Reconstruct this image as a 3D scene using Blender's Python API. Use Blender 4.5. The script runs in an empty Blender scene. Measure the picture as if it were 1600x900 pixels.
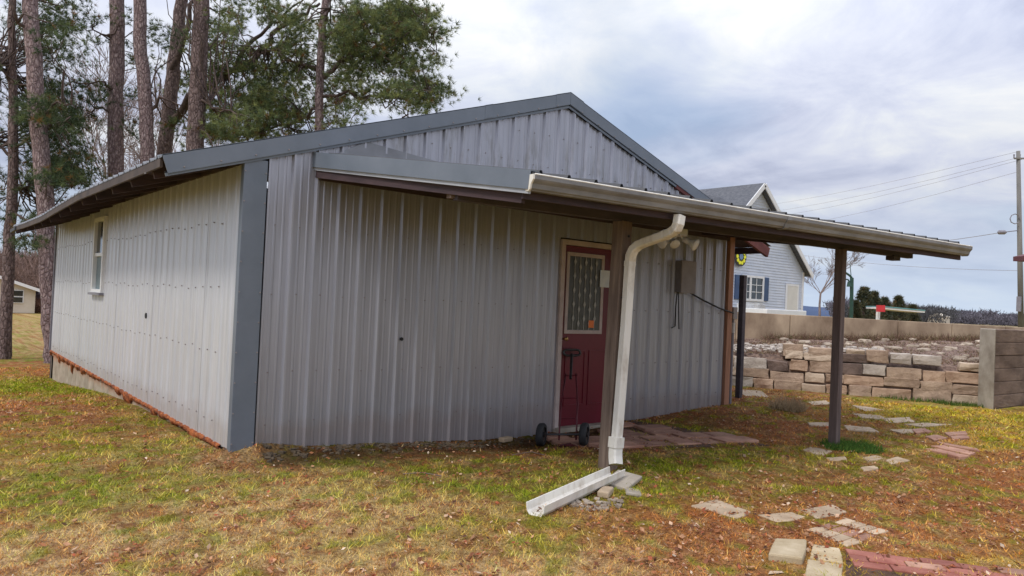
import bpy, math, random
import numpy as np
from mathutils import Vector, Matrix
random.seed(7); rng = np.random.default_rng(11)
SC = bpy.context.scene
COL = SC.collection
R = math.radians
# ------------------------------------------------------------------ camera
CF, CYAW, CPITCH, CROLL = 1167.54, R(39.4745), R(1.05819), R(2.59018)
CC = np.array([-2.2784, -6.43915, 1.46886 + 0.0])
fw = np.array([math.sin(CYAW)*math.cos(CPITCH), math.cos(CYAW)*math.cos(CPITCH), math.sin(CPITCH)])
r0 = np.array([math.cos(CYAW), -math.sin(CYAW), 0.0]); u0 = np.cross(r0, fw)
rt = math.cos(CROLL)*r0 + math.sin(CROLL)*u0
up = -math.sin(CROLL)*r0 + math.cos(CROLL)*u0
cam = bpy.data.cameras.new('camera'); camo = bpy.data.objects.new('camera', cam); COL.objects.link(camo)
m = Matrix.Identity(4)
for i in range(3):
    m[i][0] = rt[i]; m[i][1] = up[i]; m[i][2] = -fw[i]; m[i][3] = CC[i]
camo.matrix_world = m
cam.sensor_width = 36; cam.lens = CF/1600*36; cam.clip_start = 0.05; cam.clip_end = 9000
SC.camera = camo
SC.view_settings.view_transform = 'Standard'; SC.view_settings.look = 'None'
SC.view_settings.exposure = 0.42; SC.view_settings.gamma = 1
# ------------------------------------------------------------------ world: overcast daylight
SUN_EL, SUN_AZ = R(52), R(-98)      # azimuth measured from +Y towards +X
W = bpy.data.worlds.new("World"); SC.world = W; W.use_nodes = True
nt = W.node_tree; nt.nodes.clear()
def wn(t, **k):
    n = nt.nodes.new(t)
    for a, b in k.items(): setattr(n, a, b)
    return n
out = wn('ShaderNodeOutputWorld'); bg = wn('ShaderNodeBackground'); bg.inputs[1].default_value = 0.1
sky = wn('ShaderNodeTexSky', sky_type='NISHITA', sun_disc=False, sun_elevation=SUN_EL, sun_rotation=SUN_AZ)
tc = wn('ShaderNodeTexCoord'); sep = wn('ShaderNodeSeparateXYZ'); nt.links.new(tc.outputs['Generated'], sep.inputs[0])
def mth(op, a, b=None):
    n = wn('ShaderNodeMath', operation=op)
    for i, v in enumerate((a, b)):
        if v is None: continue
        if isinstance(v, (int, float)): n.inputs[i].default_value = v
        else: nt.links.new(v, n.inputs[i])
    return n.outputs[0]
zc = mth('ADD', mth('MAXIMUM', sep.outputs[2], 0.0), 0.22)
cx_ = mth('DIVIDE', sep.outputs[0], zc); cy_ = mth('DIVIDE', sep.outputs[1], zc)
cmb = wn('ShaderNodeCombineXYZ'); nt.links.new(cx_, cmb.inputs[0]); nt.links.new(cy_, cmb.inputs[1])
def wnoise(scale, det, rough, dist, loc):
    mp = wn('ShaderNodeMapping'); mp.inputs['Location'].default_value = loc; nt.links.new(cmb.outputs[0], mp.inputs[0])
    n = wn('ShaderNodeTexNoise'); n.inputs['Scale'].default_value = scale; n.inputs['Detail'].default_value = det
    n.inputs['Roughness'].default_value = rough; n.inputs['Distortion'].default_value = dist
    nt.links.new(mp.outputs[0], n.inputs['Vector']); return n.outputs['Fac']
def wramp(src, stops):
    r = wn('ShaderNodeValToRGB'); nt.links.new(src, r.inputs[0]); e = r.color_ramp.elements
    while len(e) < len(stops): e.new(0.5)
    for el, (p, c) in zip(e, stops): el.position = p; el.color = (*c, 1)
    return r.outputs[0]
def wmix(fac, a, b, mode='MIX'):
    n = wn('ShaderNodeMix', data_type='RGBA', blend_type=mode)
    if isinstance(fac, (int, float)): n.inputs[0].default_value = fac
    else: nt.links.new(fac, n.inputs[0])
    for i, v in ((6, a), (7, b)):
        if isinstance(v, tuple): n.inputs[i].default_value = (*v, 1)
        else: nt.links.new(v, n.inputs[i])
    return n.outputs[2]
n1 = wnoise(0.85, 8, 0.55, 0.6, (3.1, 1.3, 0)); n2 = wnoise(2.6, 9, 0.62, 0.5, (0.4, 7.7, 0))
nm = mth('ADD', mth('MULTIPLY', n1, 0.62), mth('MULTIPLY', n2, 0.38))
cloud = wramp(nm, [(0.38, (3.7, 4.05, 5.3)), (0.445, (4.65, 5.0, 6.2)), (0.50, (5.4, 5.7, 6.7)), (0.55, (6.2, 6.45, 6.95)), (0.64, (7.7, 7.6, 7.35))])
nisb = wmix(1.0, sky.outputs[0], (1.0, 1.0, 1.0), 'MULTIPLY')
gap = wramp(wnoise(1.1, 4, 0.5, 0.3, (9.2, 4.4, 0)), [(0.50, (0, 0, 0)), (0.72, (0.55, 0.55, 0.55))])
full = wmix(gap, cloud, nisb)
cie = mth('MULTIPLY_ADD', mth('MAXIMUM', sep.outputs[2], 0.0), 1.25)
nt.nodes[-1].inputs[2].default_value = 0.70
cc_ = wn('ShaderNodeCombineColor')
for i in range(3): nt.links.new(cie, cc_.inputs[i])
full = wmix(1.0, full, cc_.outputs[0], 'MULTIPLY')
hz = mth('MULTIPLY', mth('SUBTRACT', 0.16, mth('MAXIMUM', sep.outputs[2], 0.0)), 5.0)
hz = mth('MINIMUM', mth('MAXIMUM', hz, 0.0), 0.8)
full = wmix(hz, full, (4.6, 5.6, 7.0))
nt.links.new(full, bg.inputs[0]); nt.links.new(bg.outputs[0], out.inputs[0])
sun = bpy.data.lights.new('sun', 'SUN'); sun.energy = 1.5; sun.angle = R(12); sun.color = (1, 0.95, 0.88)
suno = bpy.data.objects.new('sun', sun); COL.objects.link(suno)
sd = Vector((math.sin(SUN_AZ)*math.cos(SUN_EL), math.cos(SUN_AZ)*math.cos(SUN_EL), math.sin(SUN_EL)))
suno.rotation_euler = sd.to_track_quat('Z', 'Y').to_euler()

# ------------------------------------------------------------------ helpers
def ray(x, y): return fw + (x-800)/CF*rt - (y-450)/CF*up
def at(x, y, D):
    p = CC + ray(x, y)*D; return Vector(p)
def onp(x, y, ax, v):
    d = ray(x, y); t = (v-CC[ax])/d[ax]; return Vector(CC + t*d)
def project(P):
    d = P - CC; z = d@fw; z = np.where(np.abs(z) < 1e-6, 1e-6, z)
    return 800+CF*(d@rt)/z, 450-CF*(d@up)/z, z
def sst(a, b, x): t = np.clip((x-a)/(b-a), 0, 1); return t*t*(3-2*t)
LY = [0, 3, 5, 7, 9, 14, 70, 150, 400]; LZ = [.045, .03, -.04, -.18, -.32, -.42, -1.5, -2.2, -2.4]
def H(x, y):
    x = np.asarray(x, float); y = np.asarray(y, float)
    left = np.interp(y, LY, LZ)*(y > 0) + 0.02*(y <= 0)
    w = 1-sst(2.5, 6.5, x-0.28*np.maximum(y, 0))
    near = 0.0
    right = 0.10*sst(5.0, 8.5, x) + 0.6*sst(15, 26, x)
    right = right + 0.05*np.exp(-((x-6.8)**2/3 + (y+0.1)**2/1.2))
    z = left*w + right*(1-w)
    z = z*np.where(y < 0, 1, 1)
    z = z - 0.10*np.exp(-((x-3.1)**2/1.6 + (y+0.35)**2/0.35))
    z = z + 0.09*np.exp(-((x-0.25)**2/0.12 + (y+0.02)**2/0.02))
    z = z + 0.035*np.exp(-((x-0.9)**2/0.8 + (y+0.1)**2/0.05))
    return z
def h(x, y): return float(H(x, y))
def gp(px, py):
    d = ray(px, py); z = 0.0
    for _ in range(14):
        t = (z-CC[2])/d[2]; p = CC+t*d; z = h(p[0], p[1])
    return Vector((p[0], p[1], z))

class MB:
    def __init__(s): s.v = []; s.f = []
    def quad(s, a, b, c, d): n = len(s.v); s.v += [tuple(a), tuple(b), tuple(c), tuple(d)]; s.f.append((n, n+1, n+2, n+3)); return s
    def box(s, lo, hi, M=None):
        x0, y0, z0 = lo; x1, y1, z1 = hi
        P = [(x0,y0,z0),(x1,y0,z0),(x1,y1,z0),(x0,y1,z0),(x0,y0,z1),(x1,y0,z1),(x1,y1,z1),(x0,y1,z1)]
        if M is not None: P = [tuple(M @ Vector(p)) for p in P]
        n = len(s.v); s.v += P
        s.f += [(n+a, n+b, n+c, n+d) for a, b, c, d in ((0,3,2,1),(4,5,6,7),(0,1,5,4),(1,2,6,5),(2,3,7,6),(3,0,4,7))]; return s
    def beam(s, a, b, w, hh, upv=(0,0,1), off=(0,0)):
        a = Vector(a); b = Vector(b); d = (b-a); L = d.length; d.normalize(); u = Vector(upv); sd_ = d.cross(u).normalized(); u = sd_.cross(d).normalized()
        M = Matrix.Identity(4)
        for i in range(3): M[i][0] = d[i]; M[i][1] = -sd_[i]; M[i][2] = u[i]; M[i][3] = a[i]
        return s.box((0, -w/2+off[0], -hh/2+off[1]), (L, w/2+off[0], hh/2+off[1]), M)
    def prism(s, poly, a, b, upv=(0,0,1), cap=True, closed=True):
        # poly: list of (side, up); extruded from a to b
        a = Vector(a); b = Vector(b); d = (b-a).normalized(); u = Vector(upv); sd_ = d.cross(u).normalized(); u = sd_.cross(d).normalized()
        n = len(s.v); k = len(poly)
        for P in (a, b):
            for (p, q) in poly: s.v.append(tuple(P+sd_*p+u*q))
        rngk = k if closed else k-1
        for i in range(rngk): j = (i+1) % k; s.f.append((n+i, n+j, n+k+j, n+k+i))
        if cap and closed: s.f.append(tuple(range(n+k-1, n-1, -1))); s.f.append(tuple(range(n+k, n+2*k)))
        return s
    def tube(s, pts, rad, seg=8, cap=True, sq=None):
        pts = [Vector(p) for p in pts]; rad = rad if isinstance(rad, (list, tuple)) else [rad]*len(pts)
        n0 = len(s.v); prev = None
        for i, p in enumerate(pts):
            t = (pts[min(i+1, len(pts)-1)]-pts[max(i-1, 0)]).normalized()
            if prev is None:
                ref = Vector((0, 0, 1)) if abs(t.z) < .9 else Vector((0, 1, 0)); e1 = t.cross(ref).normalized()
            else: e1 = (prev - t*prev.dot(t)).normalized()
            prev = e1; e2 = t.cross(e1)
            if sq:
                cs = [(-.5,-.5),(.5,-.5),(.5,.5),(-.5,.5)]
                for (a_, b_) in cs: s.v.append(tuple(p+e1*a_*sq[0]+e2*b_*sq[1]))
            else:
                for k in range(seg): an = 2*math.pi*k/seg; s.v.append(tuple(p+(e1*math.cos(an)+e2*math.sin(an))*rad[i]))
        sg = 4 if sq else seg
        for i in range(len(pts)-1):
            for k in range(sg): a = n0+i*sg+k; b = n0+i*sg+(k+1) % sg; s.f.append((a, b, b+sg, a+sg))
        if cap: s.f.append(tuple(n0+k for k in range(sg-1, -1, -1))); s.f.append(tuple(n0+(len(pts)-1)*sg+k for k in range(sg)))
        return s
    def disc(s, c, axis, rad, th, seg=20):
        c = Vector(c); a = Vector(axis).normalized(); return s.tube([c-a*th/2, c+a*th/2], rad, seg)
    def build(s, name, mat, parent=None, smooth=False, bev=0.0, auto=None):
        me = bpy.data.meshes.new(name); me.from_pydata(s.v, [], s.f); me.validate(); me.update()
        o = bpy.data.objects.new(name, me); COL.objects.link(o)
        if mat: me.materials.append(mat)
        if parent: o.parent = parent
        if smooth: me.polygons.foreach_set('use_smooth', [True]*len(me.polygons))
        if bev:
            md = o.modifiers.new('bevel', 'BEVEL'); md.width = bev; md.segments = 2; md.limit_method = 'ANGLE'; md.angle_limit = R(40)
        return o
def empty(name, loc, label, cat, group=None):
    # the thing's root stays at the world origin orientation; children are built in world space and shifted
    o = bpy.data.objects.new(name, None); COL.objects.link(o); o.location = loc; o.empty_display_size = .2
    o['label'] = label; o['category'] = cat
    if group: o['group'] = group
    return o
def adopt(root):
    # children were built with world coordinates: keep them there
    for c in root.children: c.matrix_parent_inverse = Matrix.Translation(root.location).inverted()
def tag(o, label, cat, group=None):
    o['label'] = label; o['category'] = cat
    if group: o['group'] = group
    return o
def struct(o, kind='structure'): o['kind'] = kind; return o

# ------------------------------------------------------------------ materials
def newmat(name):
    mt = bpy.data.materials.new(name); mt.use_nodes = True; t = mt.node_tree
    return mt, t, t.nodes['Principled BSDF']
class NT:
    def __init__(s, t): s.t = t
    def n(s, ty, **k):
        x = s.t.nodes.new(ty)
        for a, b in k.items(): setattr(x, a, b)
        return x
    def l(s, a, b): s.t.links.new(a, b)
    def coord(s, scale=(1,1,1), kind='Object', rot=(0,0,0)):
        c = s.n('ShaderNodeTexCoord'); mp = s.n('ShaderNodeMapping'); mp.inputs['Scale'].default_value = scale; mp.inputs['Rotation'].default_value = rot
        s.l(c.outputs[kind], mp.inputs[0]); return mp.outputs[0]
    def noise(s, vec, scale, det=5, rough=.55, dist=0):
        x = s.n('ShaderNodeTexNoise'); x.inputs['Scale'].default_value = scale; x.inputs['Detail'].default_value = det
        x.inputs['Roughness'].default_value = rough; x.inputs['Distortion'].default_value = dist
        if vec is not None: s.l(vec, x.inputs['Vector'])
        return x.outputs['Fac']
    def ramp(s, src, stops):
        r = s.n('ShaderNodeValToRGB'); s.l(src, r.inputs[0]); e = r.color_ramp.elements
        while len(e) < len(stops): e.new(.5)
        for el, (p, c) in zip(e, stops):
            el.position = p; el.color = (c, c, c, 1) if isinstance(c, (int, float)) else (*c, 1)
        return r.outputs[0]
    def mix(s, fac, a, b, mode='MIX'):
        x = s.n('ShaderNodeMix', data_type='RGBA', blend_type=mode)
        if isinstance(fac, (int, float)): x.inputs[0].default_value = fac
        else: s.l(fac, x.inputs[0])
        for i, v in ((6, a), (7, b)):
            if isinstance(v, tuple): x.inputs[i].default_value = (*v, 1)
            else: s.l(v, x.inputs[i])
        return x.outputs[2]
    def math(s, op, a, b=None, c=None):
        x = s.n('ShaderNodeMath', operation=op)
        for i, v in enumerate((a, b, c)):
            if v is None: continue
            if isinstance(v, (int, float)): x.inputs[i].default_value = v
            else: s.l(v, x.inputs[i])
        return x.outputs[0]
    def bump(s, src, strength, dist, bsdf):
        b = s.n('ShaderNodeBump'); b.inputs['Strength'].default_value = strength; b.inputs['Distance'].default_value = dist
        s.l(src, b.inputs['Height']); s.l(b.outputs[0], bsdf.inputs['Normal'])
def mat_simple(name, c1, c2, scale=6, vec=(1,1,1), rough=.7, metal=0, bump=.3, bd=.005, det=6, spec=.5, rnd=0.0, lo=.3, hi=.7):
    mt, t, b = newmat(name); N = NT(t); co = N.coord(vec)
    f = N.noise(co, scale, det, .6)
    c = N.ramp(f, [(lo, c1), (hi, c2)])
    if rnd:
        oi = N.n('ShaderNodeObjectInfo'); hv = N.n('ShaderNodeHueSaturation'); N.l(c, hv.inputs['Color'])
        N.l(N.math('MULTIPLY_ADD', oi.outputs['Random'], rnd, 1-rnd/2), hv.inputs['Value']); c = hv.outputs[0]
    N.l(c, b.inputs['Base Color']); b.inputs['Roughness'].default_value = rough; b.inputs['Metallic'].default_value = metal
    b.inputs['Specular IOR Level'].default_value = spec
    if bump: N.bump(N.noise(co, scale*4, 6, .6), bump, bd, b)
    return mt
def mat_siding(name, base, stain=True, metal=.62):
    mt, t, b = newmat(name); N = NT(t)
    co = N.coord((1,1,1)); st = N.coord((9, 9, .35))
    streak = N.noise(st, 2.2, 5, .6); big = N.noise(co, .8, 4, .55)
    b2 = tuple(x*.80 for x in base); b3 = tuple(min(1, x*1.13) for x in base)
    c = N.ramp(streak, [(.3, b2), (.55, base), (.75, b3)])
    c = N.mix(N.ramp(big, [(.35, .0), (.75, .35)]), c, tuple(x*.9 for x in base))
    geo = N.n('ShaderNodeNewGeometry'); sp = N.n('ShaderNodeSeparateXYZ'); N.l(geo.outputs['Position'], sp.inputs[0])
    # splash dirt near the ground
    zl = N.math('MULTIPLY_ADD', N.noise(co, 3.5, 5, .6), -.42, sp.outputs[2])
    dirt = N.ramp(zl, [(0.0, .30), (.16, .0)])
    c = N.mix(dirt, c, (.30, .20, .13))
    if stain:
        # mildew on the gable, in short vertical smudges just under the rake
        mz = N.ramp(sp.outputs[2], [(2.75/4, 0), (2.9/4, 1), (3.15/4, 1), (3.5/4, 0)])
        # ramp works on 0..1 so scale height
        zz = N.math('DIVIDE', sp.outputs[2], 4.0)
        mz = N.ramp(zz, [(.69, 0), (.745, 1), (.80, .9), (.88, 0)])
        sm = N.noise(N.coord((16, 16, 3.2)), 1.0, 5, .65); bl = N.noise(N.coord((3.5, 3.5, 2.0)), 1.0, 3, .5)
        smv = N.math('MULTIPLY', N.ramp(sm, [(.44, 0), (.58, 1)]), N.ramp(bl, [(.43, 0), (.54, 1)]))
        sel = N.math('MULTIPLY', smv, mz)
        c = N.mix(N.math('MULTIPLY', sel, .42), c, (.16, .15, .12))
    N.l(c, b.inputs['Base Color'])
    b.inputs['Roughness'].default_value = .33; b.inputs['Metallic'].default_value = metal; b.inputs['Specular IOR Level'].default_value = .5
    N.bump(N.noise(N.coord((3, 3, 1.2)), 1.6, 3, .5), .25, .012, b)
    return mt
M_side = mat_siding('shaded_grey_siding', (.40, .405, .455), True, .45)  # darker copy of the one wall paint, porch shade put into the colour
M_side_left = mat_siding('sunlit_grey_siding', (.62, .63, .665), False, .22)  # same paint as the front, lightened in colour for the sunlit side
M_trim = mat_simple('blue_grey_trim', (.13, .155, .19), (.17, .195, .235), 3, rough=.38, bump=.12, bd=.004)
M_trimlip = mat_simple('pale_trim_edge', (.34, .36, .40), (.44, .46, .50), 6, rough=.4, bump=.1)
M_dark = mat_simple('dark_gap', (.02, .02, .022), (.03, .03, .03), 5, rough=.9, bump=0)
M_maroon = mat_simple('dark_stained_lumber', (.034, .022, .027), (.078, .046, .050), 3, (1, 1, 6), rough=.8, bump=.5)
M_fly = mat_simple('red_stained_rafter', (.10, .028, .026), (.20, .062, .055), 4, rough=.8, bump=.4)
M_redwood = mat_simple('red_brown_board', (.26, .12, .07), (.42, .21, .13), 3, (5, 5, .6), rough=.8, bump=.4)
M_beam = mat_simple('weathered_dark_beam', (.045, .039, .050), (.092, .074, .080), 2, (1, 1, 5), rough=.85, bump=.5)
M_post = mat_simple('weathered_post', (.11, .075, .06), (.27, .20, .155), 3, (9, 9, .6), rough=.85, bump=.6, bd=.006)
M_post2 = mat_simple('brown_post', (.085, .06, .055), (.19, .14, .125), 3, (9, 9, .6), rough=.85, bump=.6, bd=.006)
M_eave = mat_simple('brown_eave_edge', (.045, .032, .027), (.10, .07, .055), 4, rough=.7)
M_roof = mat_simple('metal_roofing', (.17, .175, .19), (.26, .27, .295), 3, rough=.45, bump=.1)
M_roofdark = mat_simple('dark_roof_edge', (.03, .032, .036), (.07, .07, .075), 8, rough=.6, bump=.2)
M_foam = mat_simple('rusty_orange_foam', (.13, .03, .012), (.52, .15, .035), 11, rough=.85, bump=1.0, bd=.03, lo=.35, hi=.62)
M_conc = mat_simple('old_concrete', (.24, .20, .155), (.46, .41, .34), 3.2, rough=.9, bump=.6, bd=.01)
M_conc2 = mat_simple('stained_concrete', (.13, .085, .065), (.32, .23, .18), 2.2, (1, 1, 2.5), rough=.9, bump=.8, bd=.015)
M_wallc = mat_simple('stained_tan_concrete', (.17, .11, .07), (.50, .38, .26), 1.6, (1, 1, .6), rough=.92, bump=.6, bd=.01, det=9)
M_stone = mat_simple('tan_block_stone', (.16, .12, .09), (.36, .28, .20), 4, rough=.92, bump=.9, bd=.015, rnd=.45)
M_rock = mat_simple('pale_rock', (.25, .19, .14), (.55, .46, .36), 5, rough=.9, bump=.9, bd=.02, rnd=.5)
M_flag = mat_simple('flagstone', (.33, .235, .15), (.58, .45, .31), 5, rough=.9, bump=.7, bd=.01, rnd=.3)
M_redflag = mat_simple('red_paver', (.27, .125, .085), (.50, .29, .20), 5, rough=.85, bump=.6, bd=.008, rnd=.4)
M_soil = mat_simple('damp_soil', (.05, .025, .015), (.14, .07, .04), 8, rough=.97, bump=.9, bd=.02)
M_brick = mat_simple('red_brick', (.22, .065, .045), (.38, .15, .11), 7, rough=.9, bump=.7, bd=.006, rnd=.35)
M_tanbrick = mat_simple('mossy_tan_brick', (.34, .25, .13), (.62, .51, .35), 5, rough=.9, bump=.7, bd=.008, rnd=.3)
M_white = mat_simple('dirty_white_metal', (.52, .46, .38), (.80, .77, .70), 5, (1.5, 1.5, .7), rough=.45, bump=.2, lo=.25, hi=.5)
M_gutter = mat_simple('grimy_gutter', (.15, .148, .15), (.31, .305, .305), 2.6, (1, 1, 3), rough=.5, bump=.2)
M_lampw = mat_simple('white_lamp_metal', (.55, .54, .52), (.72, .71, .69), 9, rough=.4, bump=.1)
M_door = mat_simple('maroon_door_paint', (.11, .002, .012), (.16, .004, .020), 2.5, (1, 1, .6), rough=.38, bump=.12)
M_cream = mat_simple('cream_frame', (.42, .34, .32), (.58, .49, .46), 6, rough=.6)
M_lead = mat_simple('caming', (.30, .30, .28), (.45, .44, .40), 20, rough=.4)
M_black = mat_simple('black_rubber', (.012, .012, .014), (.035, .034, .036), 12, rough=.75)
M_blackm = mat_simple('black_painted_metal', (.015, .013, .014), (.035, .03, .03), 12, rough=.4)
M_redm = mat_simple('dark_red_metal', (.07, .003, .010), (.12, .006, .016), 8, rough=.4)
M_box = mat_simple('taupe_electrical_box', (.22, .19, .19), (.30, .27, .265), 6, rough=.5, bump=.15)
M_boxside = mat_simple('grey_metal_box', (.17, .16, .19), (.24, .23, .26), 6, rough=.5, bump=.1)
M_pvc = mat_simple('grey_conduit', (.38, .37, .36), (.55, .55, .54), 6, rough=.5, bump=.1)
M_paper = mat_simple('paper', (.66, .72, .78), (.80, .84, .86), 9, rough=.8, bump=.1)
M_orange = mat_simple('orange_sticker', (.75, .16, .03), (.9, .25, .06), 20, rough=.6, bump=0)
M_brass = mat_simple('brass', (.5, .3, .1), (.7, .45, .18), 20, rough=.35, metal=.8, bump=0)
def mat_glass(name, col, rough=.08):
    mt, t, b = newmat(name); N = NT(t)
    c = N.ramp(N.noise(N.coord((1, 1, 1)), 3, 3, .5), [(.35, tuple(x*.6 for x in col)), (.7, col)])
    N.l(c, b.inputs['Base Color']); b.inputs['Roughness'].default_value = rough; b.inputs['Specular IOR Level'].default_value = .8
    return mt
M_glass = mat_glass('dim_window_glass', (.03, .035, .04))
M_dglass = mat_simple('textured_door_glass', (.035, .04, .035), (.10, .10, .085), 14, (1, 1, .5), rough=.3, bump=.8, bd=.004)
M_screen = mat_simple('window_screen', (.15, .20, .22), (.20, .25, .27), 10, rough=.6, bump=0)
M_winw = mat_simple('white_vinyl', (.74, .74, .74), (.84, .84, .83), 8, rough=.4, bump=0)
def mat_bark(name, dark, mid, light, sc=1.0):
    mt, t, b = newmat(name); N = NT(t); co = N.coord((1, 1, .42))
    v = N.n('ShaderNodeTexVoronoi', feature='DISTANCE_TO_EDGE'); v.inputs['Scale'].default_value = 17*sc
    nz = N.n('ShaderNodeTexNoise'); nz.inputs['Scale'].default_value = 6*sc; nz.inputs['Detail'].default_value = 4; N.l(co, nz.inputs['Vector'])
    wv = N.mix(.10, co, nz.outputs['Color']); N.l(wv, v.inputs['Vector'])
    cr = N.ramp(v.outputs['Distance'], [(.0, 0), (.14, 1)])
    f = N.noise(co, 22*sc, 5, .65)
    c = N.ramp(f, [(.3, dark), (.5, mid), (.72, light)])
    c = N.mix(N.ramp(cr, [(0, .75), (1, 0)]), c, dark)
    N.l(c, b.inputs['Base Color']); b.inputs['Roughness'].default_value = .95
    N.bump(N.mix(.4, cr, f), .9, .035, b); return mt
M_bark = mat_bark('pine_bark', (.11, .07, .07), (.27, .19, .185), (.50, .41, .39))
M_bark2 = mat_bark('dark_pine_bark', (.075, .048, .045), (.18, .125, .115), (.34, .26, .24))
M_branch = mat_simple('branch_bark', (.045, .03, .026), (.13, .09, .075), 9, rough=.95, bump=.5)
M_twig = mat_simple('bare_twig', (.12, .09, .085), (.26, .20, .18), 3, rough=.95, bump=0)
def mat_attr(name, rough=.85, trans=.0, bump=0, spec=.3):
    mt, t, b = newmat(name); N = NT(t)
    a = N.n('ShaderNodeAttribute'); a.attribute_name = 'tint'
    nv = N.noise(N.coord((1, 1, 1)), 30, 3, .6)
    c = N.mix(1.0, a.outputs['Color'], N.ramp(nv, [(.3, .78), (.7, 1.15)]), 'MULTIPLY')
    N.l(c, b.inputs['Base Color']); b.inputs['Roughness'].default_value = rough; b.inputs['Specular IOR Level'].default_value = spec
    if trans:
        td = N.n('ShaderNodeBsdfTranslucent'); N.l(c, td.inputs[0]); ms = N.n('ShaderNodeMixShader'); ms.inputs[0].default_value = trans
        N.l(b.outputs[0], ms.inputs[1]); N.l(td.outputs[0], ms.inputs[2]); N.l(ms.outputs[0], t.nodes['Material Output'].inputs[0])
    return mt
M_leafattr = mat_attr('foliage_tinted', .7, .3)
M_grassattr = mat_attr('grass_tinted', .9, .25, spec=.15)

def npmesh(name, V, nper, cols, mat, parent=None, smooth=False):
    """V: (n*nper,3) array of separate polygons with nper vertices each; cols (n,3)"""
    n = len(V)//nper
    me = bpy.data.meshes.new(name); me.vertices.add(len(V)); me.vertices.foreach_set('co', V.astype(np.float32).ravel())
    me.loops.add(len(V)); me.loops.foreach_set('vertex_index', np.arange(len(V), dtype=np.int32))
    me.polygons.add(n); me.polygons.foreach_set('loop_start', np.arange(0, n*nper, nper, dtype=np.int32)); me.polygons.foreach_set('loop_total', np.full(n, nper, dtype=np.int32))
    me.update(calc_edges=True)
    if cols is not None:
        a = me.color_attributes.new('tint', 'FLOAT_COLOR', 'POINT')
        c4 = np.ones((n, 4), np.float32); c4[:, :3] = cols; a.data.foreach_set('color', np.repeat(c4, nper, 0).ravel())
    me.materials.append(mat); o = bpy.data.objects.new(name, me); COL.objects.link(o)
    if parent: o.parent = parent
    return o
# ------------------------------------------------------------------ ground
def hash2(i, j, s): 
    a = (i.astype(np.int64)*374761393 + j.astype(np.int64)*668265263 + s*1442695041) & 0xffffffff
    a = ((a ^ (a >> 13))*1274126177) & 0xffffffff; return ((a ^ (a >> 16)) & 0xffff)/65535.0
def vn(x, y, s):
    i = np.floor(x); j = np.floor(y); fx = x-i; fy = y-j; fx = fx*fx*(3-2*fx); fy = fy*fy*(3-2*fy)
    return (hash2(i, j, s)*(1-fx)+hash2(i+1, j, s)*fx)*(1-fy)+(hash2(i, j+1, s)*(1-fx)+hash2(i+1, j+1, s)*fx)*fy
def fbm(x, y, sc, s=0, o=4):
    r = 0; a = .5; tot = 0
    for k in range(o): r = r+a*vn(x*sc*2**k+17.3*k, y*sc*2**k-9.1*k, s+k); tot += a; a *= .55
    return r/tot
STRAW = np.array([.66, .45, .23]); GREEN = np.array([.19, .265, .018]); MOSS = np.array([.15, .175, .018]); SOIL = np.array([.21, .075, .032]); LIT = np.array([.44, .155, .055]); YG = np.array([.46, .38, .04])
# soft patches of the lawn, where they lie on the ground (picked from the photograph)
PATCH = [  # px,py,rx,ry,kind,weight
 (250,845,330,55,'s',1.0),(480,820,230,60,'s',1.2),(700,880,230,40,'s',1.0),(860,835,260,30,'l',.6),(150,760,260,25,'g',1.1),(560,790,120,40,'s',.5),
 (330,700,110,25,'s',1.0),(620,760,420,18,'g',.9),(760,830,250,28,'g',1.0),(180,700,160,12,'g',.8),(110,660,200,14,'l',1.0),(60,690,140,18,'g',.9),
 (270,640,90,26,'g',1.1),(120,608,70,8,'g',1.2),(90,640,120,14,'l',.9),(330,740,60,16,'o',.6),(600,720,240,22,'o',1.1),(480,760,110,24,'s',.8),(760,730,90,14,'d',1.2),
 (1120,745,260,30,'m',1.0),(960,740,180,22,'g',.9),(1010,830,170,50,'l',.9),(950,890,170,40,'s',1.0),(1120,860,90,60,'l',1.4),(1450,800,230,60,'l',1.5),(1560,760,120,50,'l',1.4),
 (1430,880,260,16,'y',.6),(1300,760,180,26,'m',1.0),(1100,640,130,18,'d',1.8),(1200,640,90,24,'d',1.6),(1050,650,90,16,'d',1.6),(1240,660,100,18,'l',1.2),(1090,665,60,10,'m',1.0),(1210,650,120,22,'d',1.1),(1330,690,60,14,'m',1.4),
 (1080,880,90,24,'l',1.0),(1330,735,130,14,'d',1.3),(1480,780,160,22,'d',1.2),(1150,760,70,12,'d',1.2),(1420,690,70,8,'d',1.2),(90,650,120,14,'d',1.2),(330,650,120,18,'g',.8),(420,725,60,12,'d',1.3),(1230,770,120,30,'l',.8),(1180,720,110,16,'g',1.0),(880,770,90,18,'g',1.0),(1000,770,90,16,'g',1.1),(100,790,150,22,'g',1.4),(40,690,120,16,'l',1.2),(190,665,110,10,'o',1.0),(690,705,300,10,'d',1.4),(640,725,220,10,'m',1.0),(560,860,160,30,'g',.5),(1420,640,160,10,'y',1.2),(1560,660,90,25,'y',1.1),(1580,690,60,15,'y',.9),(1450,625,130,5,'m',1.0),(1240,690,110,20,'l',.5),(1500,720,110,20,'m',.5),
 (900,690,120,14,'d',1.2),(1000,690,70,14,'d',1.2),(30,575,60,12,'l',1.2),(40,530,70,18,'t',1.6),(40,507,70,12,'t',1.8),(30,560,90,6,'g',.8)]
KC = {'s': STRAW, 'g': GREEN, 'l': LIT, 'd': SOIL, 'm': MOSS, 'o': np.array([.17, .12, .045]), 'y': YG, 't': np.array([.44, .32, .13])}
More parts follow.
